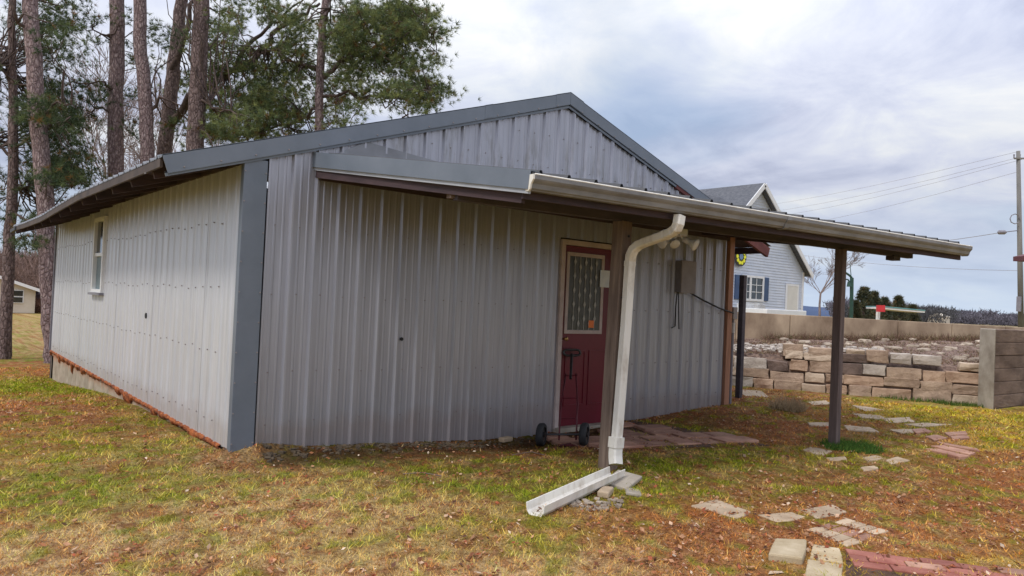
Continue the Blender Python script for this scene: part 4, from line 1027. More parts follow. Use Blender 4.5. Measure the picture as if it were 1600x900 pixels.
# pale gravel pile and loose blocks on the wall top
grv = MB()
for i in range(260):
    u = rs4.uniform(.10, .66); v = rs4.random()*.35; p = bedpt(u, v); r_ = rs4.uniform(.015, .045)
    grv.box((-r_, -r_*.8, -r_*.2), (r_, r_*.8, r_*.8), Matrix.Translation(p+Vector((0, 0, .02+.05*rs4.random()))) @ Matrix.Rotation(rs4.random()*6, 4, 'Z') @ Matrix.Rotation(rs4.uniform(-.6, .6), 4, 'X'))
M_gravel = mat_simple('white_rubble', (.34, .29, .25), (.60, .54, .48), 14, rough=.95, bump=.6)
o = grv.build('gravel', M_gravel, bedo, bev=.005); o['kind'] = 'stuff'
tw = []
nb = 26000
uu = rng.random(nb); vv = rng.random(nb); vv = np.where(rng.random(nb) < .22, .9+.1*rng.random(nb), vv); uu = np.where(vv > .9, .25+.75*uu, uu); 
A_ = np.array([list(bedpt(u, v)) for u, v in zip(uu[:nb], vv[:nb])])
sz = .03+.05*rng.random(nb); dirs = rng.normal(size=(nb, 3)); dirs[:, 2] = np.abs(dirs[:, 2])*.8; dirs /= np.linalg.norm(dirs, axis=1)[:, None]
wallb = vv > .90; sz = np.where(wallb, sz*3.2, sz)
wv = rng.normal(size=(nb, 3)); wv /= np.linalg.norm(wv, axis=1)[:, None]
Vb = np.stack([A_-wv*.006, A_+wv*.006, A_+dirs*sz[:, None]+wv*.01], 1)
pal = np.array([[.22, .11, .09], [.34, .22, .15], [.13, .07, .06], [.40, .30, .18], [.16, .15, .06]]); cb_ = pal[rng.integers(0, 5, nb)]*(.6+.6*rng.random((nb, 1)))
o = npmesh('dead_ground_cover', Vb.reshape(-1, 3), 3, cb_, M_grassattr, bedo); o['kind'] = 'stuff'
random.seed(77)

# ------------------------------------------------------------------ pines
def tufts(centers, dirs, n_need, L, w, base, var=.35):
    """needle bursts; centers (m,3), dirs (m,3)"""
    m_ = len(centers); C_ = np.repeat(centers, n_need, 0); D_ = np.repeat(dirs, n_need, 0); n = len(C_)
    rv = rng.normal(size=(n, 3)); rv /= np.linalg.norm(rv, axis=1)[:, None]
    d = D_*.75+rv; d /= np.linalg.norm(d, axis=1)[:, None]
    ln = L*(.6+.6*rng.random(n))[:, None]; sd_ = np.cross(d, rng.normal(size=(n, 3))); sd_ /= np.linalg.norm(sd_, axis=1)[:, None]
    V = np.stack([C_-sd_*w, C_+sd_*w, C_+d*ln], 1)
    tb = np.repeat(.6+.8*rng.random((m_, 1)), n_need, 0)*(1-var/2+var*rng.random((n, 1)))
    hue = np.repeat(rng.random((m_, 1)), n_need, 0)
    col = (base[0]*(1-hue)+base[1]*hue)*tb
    br = (rng.random((m_, 1)) < .05); col = np.where(np.repeat(br, n_need, 0), np.array([.22, .12, .04])*tb, col)
    return V.reshape(-1, 3), col
GN = (np.array([.085, .13, .062]), np.array([.24, .26, .085])); GND = (np.array([.05, .085, .045]), np.array([.125, .155, .055]))
def limb_curve(a, b, sagv, n=7, wob=.12):
    pts = []; L = (b-a).length
    for i in range(n+1):
        t_ = i/n; p = a.lerp(b, t_)+Vector((0, 0, sagv*math.sin(math.pi*t_))); 
        if 0 < i < n: p += Vector((random.gauss(0, 1), random.gauss(0, 1), random.gauss(0, 1)))*wob*L*.12
        pts.append(p)
    return pts
def pine(label, trunk, r0_, r1_, limbs, pads, D, bark, dens=1.0, gn=GN, name='pine_tree', basep=None, L=.15):
    """trunk: px list with depth; limbs: [(px,py),(px,py),..., r]; pads: (px,py,rx,ry,n,depthshift)"""
    tp_ = [at(x, y, d) for x, y, d in trunk]
    b0 = tp_[0]; zb = h(b0.x, b0.y)
    if b0.z > zb: d_ = (tp_[0]-tp_[1]).normalized(); tp_.insert(0, tp_[0]+d_*((b0.z-zb+.2)/max(.3, -d_.z)))
    root = empty(name, (tp_[0].x, tp_[0].y, h(tp_[0].x, tp_[0].y)), label, 'tree', 'tall pines around the building')
    # resample trunk
    P = []
    for i in range(len(tp_)-1):
        for k in range(5): P.append(tp_[i].lerp(tp_[i+1], k/5)+Vector((random.gauss(0, .012), random.gauss(0, .012), 0)))
    P.append(tp_[-1]); rad = [r0_+(r1_-r0_)*i/(len(P)-1) for i in range(len(P))]; rad[0] *= 1.35; rad[1] *= 1.12
    s = MB(); s.tube(P, rad, 14); s.build('trunk', bark, root, smooth=True)
    bm_ = MB(); tips = []
    for lm in limbs:
        pts = [at(x, y, d) for x, y, d in lm[:-1]]; rr = lm[-1]; path = []
        for i in range(len(pts)-1):
            for k in range(4): path.append(pts[i].lerp(pts[i+1], k/4)+Vector((random.gauss(0, .04), random.gauss(0, .04), random.gauss(0, .04)))*(0 if (i == 0 and k == 0) else 1))
        path.append(pts[-1]); bm_.tube(path, [rr*(1-.75*i/(len(path)-1)) for i in range(len(path))], 7); tips += path[2:]
    CT = []; DT = []; tys = [q[1] for q in trunk][::-1]; txs = [q[0] for q in trunk][::-1]
    allpts = tips if tips else P[len(P)//2:]
    for (px_, py_, rx_, ry_, nsub, dd) in pads:
        for _ in range(int(nsub*dens*.9)):
            a_ = random.random()*6.283; q_ = math.sqrt(random.random()); c0 = at(px_+rx_*q_*math.cos(a_), py_+ry_*q_*math.sin(a_), D+dd+random.gauss(0, .7))
            fx = px_+rx_*q_*math.cos(a_)
            if abs(fx-float(np.interp(py_, tys, txs))) < 26: c0 = c0+Vector(fw)*random.uniform(.9, 2.2)
            src = min(allpts, key=lambda t_: (t_-c0).length+random.random()*.5)
            if (src-c0).length < 4.5:
                path = limb_curve(src, c0, .0, 4, .5); bm_.tube(path, [.022, .018, .014, .010, .005], 4, cap=False)
            sr = random.uniform(.22, .5); k_ = int(22*sr/.35)
            pos = rng.normal(size=(k_, 3))*np.array([sr, sr, sr*.42])*.62+np.array(c0); dv = pos-np.array(c0)+np.array([0, 0, .18]); dv /= (np.linalg.norm(dv, axis=1)[:, None]+1e-6)
            CT.append(pos); DT.append(dv)
    if bm_.v: bm_.build('branch', M_branch, root, smooth=True)
    if CT:
        V_, c_ = tufts(np.concatenate(CT), np.concatenate(DT), 22, L, .0058*D/20, gn); npmesh('crown', V_, 3, c_, M_leafattr, root)
    adopt(root); return root
# six trunks and the spreading crowns behind the roof
pine('thick pale barked pine trunk standing just off the far left corner of the building', [(84, 556, 17.2), (78, 470, 17.2), (71, 330, 17.2), (60, 200, 17.3), (50, 60, 17.4), (46, -60, 17.5), (40, -320, 17.6)], .21, .15,
     [[(58, 180, 17.3), (90, 160, 17), (120, 170, 17), .04], [(50, 60, 17.4), (20, 10, 17), (0, -30, 17), .05]], [(95, 60, 22, 35, 5, 0), (85, 90, 25, 15, 4, 0), (75, -60, 60, 40, 8, 0)], 17.3, M_bark, .8, GND)
pine('slim dark pine at the left edge with dense dark green crown', [(8, 556, 17.8), (14, 400, 17.8), (22, 220, 17.8), (18, 100, 17.8), (20, -60, 17.8)], .16, .07,
     [[(22, 230, 17.8), (60, 210, 17.5), (100, 190, 17.2), .04], [(18, 330, 17.8), (50, 350, 17.6), (75, 330, 17.4), .03], [(20, 130, 17.8), (-10, 100, 17.5), (-50, 90, 17.5), .04], [(22, 250, 17.8), (-20, 220, 17.6), (-60, 210, 17.5), .04], [(14, 300, 17.8), (40, 290, 18), (110, 285, 18), .03]],
     [(30, 150, 55, 55, 34, 0), (70, 190, 50, 35, 22, .4), (60, 260, 70, 30, 26, .3), (20, 330, 50, 20, 14, 0), (0, 230, 60, 70, 26, .5), (40, 30, 70, 50, 20, 1), (110, 280, 30, 14, 7, .5), (15, 375, 40, 12, 6, 0), (0, 120, 40, 60, 14, .8), (20, 20, 45, 45, 14, .6), (100, 240, 35, 18, 8, .2), (50, 385, 40, 10, 6, .2)], 17.9, M_bark2, 1.15, GND)
pine('straight pinkish pine trunk, third trunk from the left, rising behind the eave', [(180, 320, 20), (181, 180, 20), (184, 0, 20), (187, -200, 20), (190, -500, 20)], .22, .16, [[(181, 150, 20), (160, 125, 19.5), (125, 130, 19.3), .045], [(182, 60, 20), (150, 50, 19.6), (128, 35, 19.4), .03], [(181, 175, 20), (150, 170, 19.7), (130, 185, 19.5), .035]],
     [(140, 125, 30, 14, 5, 0), (135, 150, 22, 10, 4, 0), (150, 180, 25, 12, 5, 0), (170, 20, 40, 25, 7, 0), (165, 70, 25, 18, 5, 0)], 19.7, M_bark, .9, GND)
pine('pale pine trunk beside the straight one, fourth from the left', [(232, 300, 19.2), (228, 180, 19.2), (219, 60, 19.2), (214, -100, 19.2), (208, -450, 19.2)], .19, .14, [[(228, 175, 19.2), (250, 150, 19.2), (285, 165, 19.2), .05]], [(230, 190, 40, 15, 5, .5), (250, 50, 30, 30, 6, .8)], 19.2, M_bark, .8, GND)
pine('dark forked pine leaning right behind the roof, fifth trunk from the left', [(252, 290, 22), (262, 190, 22), (272, 100, 22), (284, 0, 22), (296, -200, 22)], .24, .15,
     [[(268, 120, 22), (290, 60, 21.8), (300, 0, 21.7), (310, -80, 21.7), .11], [(262, 200, 22), (300, 150, 21.5), (350, 118, 21), (395, 95, 20.5), (430, 50, 20.2), (470, 25, 20), (500, 5, 20), .13], [(350, 118, 21), (400, 60, 20.8), (440, 30, 20.5), (480, -10, 20.3), .07], [(395, 95, 20.5), (450, 60, 20.2), (490, 45, 20), .04]],
     [(345, 60, 45, 30, 18, 0), (370, 90, 50, 30, 16, 0), (300, 90, 30, 25, 7, .5), (405, 20, 45, 22, 16, 0), (240, 110, 25, 30, 6, .5), (385, 150, 45, 20, 12, -.5), (340, 180, 40, 20, 12, 0), (330, 210, 35, 14, 9, 0), (350, 130, 40, 25, 10, 0), (270, 225, 18, 12, 3, 0)], 21, M_bark2, 1.1, GN)
pine('stout brown pine trunk, sixth from the left, right of the fork', [(305, 300, 18.6), (306, 200, 18.6), (312, 80, 18.6), (318, -60, 18.6), (324, -420, 18.6)], .235, .17, [[(306, 190, 18.6), (335, 230, 18.3), (350, 235, 18), .03], [(308, 150, 18.6), (345, 170, 18.3), (370, 178, 18), .04]], [(345, 200, 30, 18, 9, 0), (380, 190, 35, 20, 11, 0), (345, 30, 30, 20, 7, 0), (305, -60, 60, 40, 10, 0)], 18.6, M_bark2, .9, GN)
pine('slender purple grey pine at the right of the stand with a wide green crown', [(497, 280, 19.5), (499, 150, 19.5), (505, 40, 19.5), (512, -40, 19.5), (520, -260, 19.6)], .125, .085,
     [[(500, 125, 19.5), (540, 90, 19.3), (590, 70, 19), (640, 40, 18.8), (680, 45, 18.6), .06], [(499, 150, 19.5), (560, 148, 19.2), (620, 155, 19), (670, 140, 18.8), .05], [(504, 60, 19.5), (560, 20, 19.4), (620, 0, 19.3), .05], [(501, 110, 19.5), (450, 90, 19.8), (410, 70, 20), .05],
      [(499, 170, 19.5), (460, 190, 19.8), (420, 200, 20), .045], [(600, 150, 19), (620, 170, 18.9), (640, 185, 18.9), .02], [(505, 40, 19.5), (520, 0, 19), (540, -60, 19), .03]],
     [(590, 45, 60, 28, 40, 0), (650, 40, 45, 28, 26, 0), (560, 95, 50, 25, 26, 0), (620, 95, 45, 22, 24, 0), (655, 140, 42, 20, 22, 0), (590, 145, 45, 14, 12, 0), (540, 50, 40, 35, 22, .5), (470, 70, 45, 45, 26, .6), (450, 140, 60, 40, 36, .6), (430, 195, 60, 24, 26, .5),
      (540, 180, 25, 15, 7, 0), (610, 15, 60, 20, 18, 0), (480, 20, 50, 20, 12, .4), (640, 165, 35, 10, 7, 0), (400, 130, 40, 40, 18, .8), (370, 205, 45, 18, 12, .8), (560, -60, 120, 40, 26, 0), (690, 95, 12, 10, 2, 0), (520, 120, 30, 30, 12, .4), (500, 205, 35, 10, 6, .5)], 19.4, M_bark, 1.2, GN)

# bare trees
def bare_tree(name, label, base, ht_, r0_, seed, spread=.5, cat='tree', group=None, depth=6, mat=None, tw_=.006):
    rs = random.Random(seed); root = empty(name, base, label, cat, group); s = MB(); s2 = MB()
    def grow(p, d, L, r_, lev):
        n = 3; pts = [p]; dd = d.copy()
        for i in range(n): dd = (dd+Vector((rs.gauss(0, .12), rs.gauss(0, .12), rs.gauss(0, .06)+.05))).normalized(); pts.append(pts[-1]+dd*L/n)
        tgt = s if lev == 0 else s2
        tgt.tube(pts, [max(tw_, r_*(1-.35*i/n)) for i in range(n+1)], 6 if lev < 2 else 3, cap=False)
        if lev >= depth: return
        for k in range(3 if lev < depth-1 else 4):
            q = pts[rs.choice([1, 2, 3, 3])]; nd = (dd+Vector((rs.gauss(0, 1), rs.gauss(0, 1), rs.gauss(0, .5)))*spread).normalized(); grow(q, nd, L*rs.uniform(.58, .80), r_*.55, lev+1)
    grow(Vector(base), Vector((0, 0, 1)), ht_*.33, r0_, 0)
    s.build('trunk', mat or M_twig, root, smooth=True); s2.build('branch', mat or M_twig, root); adopt(root); return root
bp_ = at(1283, 500, 62); bp_.z = h(bp_.x, bp_.y)-.2
bare_tree('bare_tree', 'small bare grey tree standing alone between the blue house and the porch post', bp_, 8.8, .11, 3, .40, depth=7, tw_=.006)
for i, (px_, D_, hh, lab) in enumerate(((150, 34, 8.6, 'thin leafless tree seen between the pines above the sagging eave'), (240, 36, 9.2, 'leafless tree showing between two pine trunks above the eave'), (215, 40, 9.5, 'pale bare tree behind the third and fourth pine trunks'), (128, 44, 9.0, 'leafless tree right of the thick left pine trunk'))):
    b_ = at(px_, 470, D_); b_.z = h(b_.x, b_.y)-.1; bare_tree('bare_tree', lab, b_, hh*1.7, .12, 20+i, .45, depth=6, tw_=.009)
# brown thicket behind the far left house : many trunks and twigs that read as one mass
def thicket(name, label, pts, hts, col, nt_=900, w=.05, mat=M_grassattr, spread=2.2, lean=.25):
    n = len(pts); k_ = nt_//n if nt_ > n else 1
    B = np.repeat(np.array(pts), k_, 0); hh = np.repeat(np.array(hts), k_)[:, None]; m_ = len(B)
    off = rng.normal(size=(m_, 3))*spread*np.array([1, 1, 0]); t0 = rng.random((m_, 1))**.8
    st = B+off*(.35+t0*.8)+np.array([0, 0, 1])*hh*t0*.85
    d = rng.normal(size=(m_, 3))*.55+np.array([0, 0, 1.0]); d /= np.linalg.norm(d, axis=1)[:, None]
    L = hh*(.12+.2*rng.random((m_, 1))); en = st+d*L*(1.0); en[:, 2] = np.minimum(en[:, 2], (B[:, 2:3]+hh*(1.0+.12*rng.random((m_, 1))))[:, 0])
    sd_ = np.cross(d, np.array([fw[0], fw[1], 0])[None]+rng.normal(size=(m_, 3))*.3); sd_ /= np.linalg.norm(sd_, axis=1)[:, None]
    V = np.stack([st-sd_*w, st+sd_*w, en], 1); c_ = col*(.55+.9*rng.random((m_, 1)))
    o = npmesh(name, V.reshape(-1, 3), 3, c_, mat); o['kind'] = 'stuff'; o['label'] = label; o['category'] = 'trees'; return o
pts = []; hts = []
for i in range(150):
    px_ = random.uniform(-120, 330); D_ = random.uniform(84, 125); p = at(px_, 480, D_); p.z = h(p.x, p.y); pts.append(list(p)); hts.append(random.uniform(4.5, 8.5))
thicket('far_woods', 'brown leafless woods behind the small cream house', pts, hts, np.array([.20, .135, .115]), 42000, .045, spread=1.6)
pts = []; hts = []
for i in range(90):
    px_ = random.uniform(48, 100); D_ = random.uniform(66, 80); p = at(px_, 480, D_); p.z = h(p.x, p.y); pts.append(list(p)); hts.append(random.uniform(.5, 1.6))
thicket('brush', 'reddish brown brush beside the small cream house', pts, hts, np.array([.20, .11, .08]), 9000, .03, spread=.5)
# far tree line on the right
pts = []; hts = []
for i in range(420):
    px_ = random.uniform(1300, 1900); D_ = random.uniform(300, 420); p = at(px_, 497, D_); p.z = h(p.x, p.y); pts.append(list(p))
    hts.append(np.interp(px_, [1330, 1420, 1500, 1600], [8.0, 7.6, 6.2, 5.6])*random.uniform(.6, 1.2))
thicket('far_tree_line', 'hazy grey purple tree line along the horizon at the right', pts, hts, np.array([.15, .14, .165]), 60000, .22, spread=2.0)  # distance haze is painted into the grey purple tree colour
pts = []; hts = []
for i in range(160):
    px_ = random.uniform(1325, 1480); D_ = random.uniform(190, 240); p = at(px_, 497, D_); p.z = h(p.x, p.y); pts.append(list(p)); hts.append(random.uniform(2.2, 5.2))
thicket('dark_tree_belt', 'dark tree belt in front of the hazy tree line', pts, hts, np.array([.09, .09, .095]), 24000, .12, spread=2.0)
# cedars
def cedar(px_, pyt, D_, w_px, label, seed):
    b_ = at(px_, 498, D_); b_.z = h(b_.x, b_.y); top = at(px_, pyt, D_); hh = top.z-b_.z; root = empty('cedar_tree', b_, label, 'tree')
    s = MB(); s.tube([b_, b_+Vector((0, 0, hh*.95))], [.15, .03], 8); s.build('trunk', M_bark2, root)
    r_ = w_px/CF*D_/2; rs = np.random.default_rng(seed); n = 330; t_ = rs.random(n)**.8; a_ = rs.random(n)*6.28; lob = 1+.5*np.sin(a_*3+t_*14+seed)*np.sin(t_*23+seed*2)+.25*(rs.random(n) < .2)
    rad = r_*(1.05-t_*.85)*np.sqrt(rs.random(n))*lob
    pos = np.stack([b_.x+rad*np.cos(a_), b_.y+rad*np.sin(a_), b_.z+hh*(.1+.9*t_)], -1); dv = np.stack([np.cos(a_), np.sin(a_), np.full(n, .5)], -1)
    V_, c_ = tufts(pos, dv/1.1, 12, .35*D_/70, .04, (np.array([.05, .07, .045]), np.array([.13, .12, .06]))); npmesh('crown', V_, 3, c_, M_leafattr, root); adopt(root)
cedar(1349, 450, 70, 42, 'tall dark evergreen just right of the porch post', 1); cedar(1365, 457, 74, 30, 'lower evergreen right of the tall dark one', 2)
cedar(1381, 466, 85, 30, 'small flat topped evergreen above the red sign', 3); cedar(1403, 464, 90, 28, 'pointed dark evergreen behind the teal canopy', 4); cedar(1336, 472, 66, 16, 'low evergreen behind the green lamp post', 5); cedar(1425,478,95,22,'small dark evergreen at the right end of the teal canopy',6)
# mountain
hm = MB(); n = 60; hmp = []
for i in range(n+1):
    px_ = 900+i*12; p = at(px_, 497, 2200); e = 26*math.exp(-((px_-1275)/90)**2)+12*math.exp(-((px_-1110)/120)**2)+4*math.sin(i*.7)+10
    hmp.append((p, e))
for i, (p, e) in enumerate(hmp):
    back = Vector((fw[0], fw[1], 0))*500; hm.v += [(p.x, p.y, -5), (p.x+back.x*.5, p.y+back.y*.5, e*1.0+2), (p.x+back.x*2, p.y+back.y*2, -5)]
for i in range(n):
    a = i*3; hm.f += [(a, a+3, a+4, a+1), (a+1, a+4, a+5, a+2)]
M_hill = mat_simple('hazed_wooded_hill', (.03, .055, .12), (.05, .085, .17), .01, rough=1, bump=0)  # blue of the hills is distance haze put into the base colour
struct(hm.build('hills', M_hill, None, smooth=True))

# ------------------------------------------------------------------ neighbour's pale blue house
NY = 10.8
M_lap = mat_simple('pale_blue_lap_siding', (.50, .55, .64), (.60, .64, .72), 2, rough=.6, bump=.05)
M_shing = mat_simple('grey_shingles', (.07, .075, .09), (.15, .155, .17), 7, (1, 1, 3), rough=.9, bump=.6, bd=.02)
M_wtrim = mat_simple('white_trim', (.68, .69, .70), (.78, .78, .78), 3, rough=.5, bump=0)
M_blue = mat_simple('navy_shutter', (.02, .05, .13), (.035, .08, .18), 3, rough=.5, bump=0)
M_fbox = mat_simple('pale_door', (.62, .60, .55), (.70, .68, .62), 3, rough=.5, bump=0)
pR = onp(1255, 425, 1, NY); pA = onp(1185, 292, 1, NY); nr = pR.x; na = pA.x; nl = 2*na-nr; ze = pR.z; za = pA.z; gz0 = .5
nh = empty('blue_house', (na, NY, gz0), 'pale blue clapboard house with steep gable, navy shutters and grey roof', 'house')
s = MB(); st = .115; z = gz0; sl_ = (za-ze)/(nr-na)
while z < za-.1:
    zt = min(z+st, za-.02)
    def half(zz): return (nr-na) if zz <= ze else (za-zz)/sl_
    a0 = half(z); a1 = half(zt); s.quad((na-a0, NY-.022, z), (na+a0, NY-.022, z), (na+a1, NY, zt), (na-a1, NY, zt)); s.quad((na-a0, NY, z), (na+a0, NY, z), (na+a0, NY-.022, z), (na-a0, NY-.022, z)); z = zt
s.quad((na-half(ze), NY+.02, ze), (na+half(ze), NY+.02, ze), (na+half(ze), NY+.02, gz0), (na-half(ze), NY+.02, gz0))
s.build('lap_siding', M_lap, nh)
s = MB(); s.box((nr-.02, NY+.01, gz0), (nr, NY+10, ze)); s.box((nl, NY+.01, gz0), (nl+.02, NY+10, ze)); s.box((nl, NY+9.98, gz0), (nr, NY+10, ze)); s.build('side_wall', M_lap, nh)
s = MB(); ov = .28
for sg in (-1, 1):
    xe = na+sg*((nr-na)+ov); zee = za-sl_*((nr-na)+ov)
    s.quad((na, NY-.3, za+.14), (xe, NY-.3, zee+.14), (xe, NY+10.2, zee+.14), (na, NY+10.2, za+.14)); s.quad((na, NY-.3, za+.05), (na, NY+10.2, za+.05), (xe, NY+10.2, zee+.05), (xe, NY-.3, zee+.05))
s.build('roof', M_shing, nh)
s = MB()
for sg in (-1, 1):
    xe = na+sg*((nr-na)+ov); zee = za-sl_*((nr-na)+ov); s.beam((na, NY-.31, za+.07), (xe, NY-.31, zee+.07), .05, .16, (0, 1, 0)) if False else s.beam((na, NY-.31, za+.05), (xe, NY-.31, zee+.05), .04, .18)
s.build('rake_board', M_wtrim, nh)
s = MB(); s.box((nr-.10, NY-.04, gz0), (nr+.03, NY+.05, ze-.02)); s.build('corner_board', M_wtrim, nh)
def nbox(px0, py0, px1, py1, y=NY): a = onp(px0, py0, 1, y); b = onp(px1, py1, 1, y); return a.x, a.z, b.x, b.z
x0, z1, x1, z0 = nbox(1160, 430, 1189, 470); x1 = x0+(x1-x0); 
wx0, wx1, wz0, wz1 = x0, x1, onp(1175, 467, 1, NY).z, onp(1175, 434, 1, NY).z
s = MB(); f_ = .09
s.box((wx0-f_, NY-.07, wz0-f_), (wx0, NY+.02, wz1+f_)); s.box((wx1, NY-.07, wz0-f_), (wx1+f_, NY+.02, wz1+f_)); s.box((wx0, NY-.068, wz1), (wx1, NY+.02, wz1+f_)); s.box((wx0, NY-.068, wz0-f_), (wx1, NY+.02, wz0)); xm = wx0+(wx1-wx0)*.38
s.box((xm-.06, NY-.062, wz0), (xm+.06, NY+.02, wz1)); nw = s.build('window', M_wtrim, nh)
s = MB(); s.box((wx0, NY-.03, wz0), (wx1, NY-.025, wz1)); s.build('pane', M_glass, nw)
s = MB()
for k in (1, 2): zz = wz0+(wz1-wz0)*k/3; s.box((wx0, NY-.05, zz-.012), (wx1, NY-.032, zz+.012))
for k in (.19, .69): xx = wx0+(wx1-wx0)*k; s.box((xx-.012, NY-.051, wz0), (xx+.012, NY-.033, wz1))
s.build('muntin', M_wtrim, nw)
sx0 = onp(1191, 450, 1, NY).x; sx1 = onp(1198, 450, 1, NY).x
s = MB(); s.box((sx0+.02, NY-.06, wz0-.05), (sx1+.06, NY-.023, wz1+.06)); s.build('shutter', M_blue, nh)
s = MB(); w_ = sx1-sx0+.04; s.box((wx0-f_-.08-w_, NY-.06, wz0-.05), (wx0-f_-.04, NY-.023, wz1+.06)); s.build('shutter', M_blue, nh)
dx0 = onp(1228, 470, 1, NY).x; dx1 = onp(1244, 470, 1, NY).x; dzt = onp(1236, 447, 1, NY).z
s = MB(); s.box((dx0, NY-.05, gz0), (dx1, NY-.024, dzt)); do_ = s.build('door', M_fbox, nh)
s = MB(); s.box((dx0-.09, NY-.06, gz0), (dx0, NY-.02, dzt+.09)); s.box((dx1, NY-.06, gz0), (dx1+.09, NY-.02, dzt+.09)); s.box((dx0, NY-.058, dzt), (dx1, NY-.02, dzt+.09)); s.build('door_trim', M_wtrim, nh)
# small cross gable on the roof's left slope
cgx = na-2.6; cgz = za-1.0; cy = NY+1.2
s = MB(); s.quad((na-.4, cy, cgz+.55), (na-4.2, cy, cgz+.55), (na-4.2, cy-1.3, cgz-.9), (na-1.5, cy-1.3, cgz-.9)); s.quad((na-.4, cy, cgz+.55), (na-1.6, cy+1.6, cgz-.9), (na-4.2, cy+1.6, cgz-.9), (na-4.2, cy, cgz+.55)); s.build('cross_gable_roof', M_shing, nh)
s = MB(); s.beam((na-4.22, cy, cgz+.6), (na-4.22, cy-1.35, cgz-.9), .05, .16); s.beam((na-4.22, cy, cgz+.6), (na-4.22, cy+1.6, cgz-.9), .05, .16); s.build('rake_board', M_wtrim, nh)
s = MB(); s.v += [(na-4.15, cy, cgz+.5), (na-4.15, cy-1.3, cgz-.95), (na-4.15, cy+1.6, cgz-.95)]; s.f.append((0, 1, 2)); s.build('gable_wall', M_lap, nh)
adopt(nh)
# white concrete slab / terrace in front of the house with two low objects
a = onp(1158, 478, 1, NY-1.2); b = onp(1243, 489, 1, NY-3.0)
s = MB(); s.box((a.x-1.5, NY-3.2, .5), (b.x+.4, NY-.6, 1.62)); o = s.build('white_terrace', M_wtrim, None, bev=.02); tag(o, 'white flat topped terrace in front of the pale blue house', 'terrace')
for k, (px_, lab) in enumerate(((1163, 'left of two small grey units on the white terrace'), (1181, 'right of two small grey units on the white terrace'))):
    p = onp(px_, 474, 1, NY-1.0); s = MB(); s.box((p.x-.28, NY-1.25, 1.622), (p.x+.28, NY-.85, 1.80)); s.box((p.x-.2, NY-1.2, 1.80), (p.x+.2, NY-.9, 1.84)); tag(s.build('grey_unit', M_pvc, None, bev=.02), lab, 'utility unit')
# round yellow ornament
oc_ = onp(1157, 401, 1, NY-.12); t = empty('round_ornament', oc_, 'round yellow and black ornament with a blue centre hung high beside the blue house window', 'ornament')
M_yel = mat_simple('bright_yellow', (.80, .78, .02), (.92, .90, .05), 9, rough=.5, bump=0); M_orn = mat_simple('ornament_blue', (.08, .16, .30), (.2, .3, .45), 9, rough=.5, bump=0)
s = MB(); s.disc(oc_, (0, 1, 0), .34*1.15, .04, 24); s.build('backing', M_blackm, t)
for k in range(10):
    an = 2*math.pi*k/10; s = MB(); c_ = Vector((oc_.x+.255*math.cos(an), NY-.155, oc_.z+.255*math.sin(an))); s.disc(c_, (0, 1, 0), .075, .02, 8); s.build('petal', M_yel, t)
s = MB(); s.disc((oc_.x, NY-.155, oc_.z), (0, 1, 0), .12, .03, 16); s.build('centre', M_orn, t); adopt(t)
# far left small cream house
hb = at(54, 487, 66); hl = at(-60, 487, 66); hb.z = -1.55; hl = hb+Vector((-1, .05, 0)).normalized()*8
M_crm = mat_simple('cream_wall', (.55, .48, .38), (.66, .59, .48), 1, rough=.8, bump=.05); M_brn = mat_simple('brown_stone_skirt', (.20, .15, .11), (.32, .25, .19), 3, rough=.9)
ch = empty('cream_house', hb, 'small cream house with white roof edge far behind the left pines', 'house')
wdir = (hl-hb).normalized(); bk = Vector((-wdir.y, wdir.x, 0)); bk = bk if bk.y > 0 else -bk
zt_ = at(54, 452, 66).z; zp = zt_+1.35
apx_ = hb+wdir*3.9
def P3(p, z_): return (p.x, p.y, z_)
s = MB(); endp = hb+wdir*7.8
s.v += [P3(hb, -1.9), P3(endp, -1.9), P3(endp, zt_), P3(apx_, zp), P3(hb, zt_), P3(hb+bk*9, -1.9), P3(endp+bk*9, -1.9), P3(endp+bk*9, zt_), P3(apx_+bk*9, zp), P3(hb+bk*9, zt_)]
s.f += [(0, 4, 3, 2, 1), (0, 5, 9, 4), (1, 2, 7, 6), (5, 6, 7, 8, 9)]; s.build('wall', M_crm, ch)
s = MB(); s.beam(hb+Vector((0, 0, -.1))-bk*.03, endp+Vector((0, 0, -.1))-bk*.03, .06, .45); s.build('stone_skirt', M_brn, ch)
s = MB(); e0 = hb-wdir*.8; e1 = endp+wdir*.8; sl2 = (zp-zt_)/3.9
for e in (e0, e1):
    ze2 = zt_-sl2*.8+.12
    q = [Vector(P3(apx_, zp+.12))-bk*.5, Vector(P3(e, ze2))-bk*.5, Vector(P3(e, ze2))+bk*9.4, Vector(P3(apx_, zp+.12))+bk*9.4]; s.quad(*q)
s.build('roof', M_shing, ch)
s = MB()
for e in (e0, e1): s.beam(Vector(P3(apx_, zp+.0))-bk*.5, Vector(P3(e, zt_-sl2*.8))-bk*.5, .06, .26)
s.build('rake_board', M_wtrim, ch)
wc = at(27, 464, 65.9); wc = hb+wdir*((wc-hb).dot(wdir))+Vector((0, 0, 0)); wz = at(27, 463, 66).z
s = MB(); a_ = wc+wdir*.42; b_ = wc-wdir*.42; s.beam(Vector(P3(a_, wz))-bk*.06, Vector(P3(b_, wz))-bk*.06, .08, 1.15); cw_ = s.build('window', M_wtrim, ch)
for zz in (.28, -.28): s = MB(); s.beam(Vector(P3(a_-wdir*.07, wz+zz))-bk*.11, Vector(P3(b_+wdir*.07, wz+zz))-bk*.11, .03, .46); s.build('pane', M_glass, cw_)
adopt(ch)
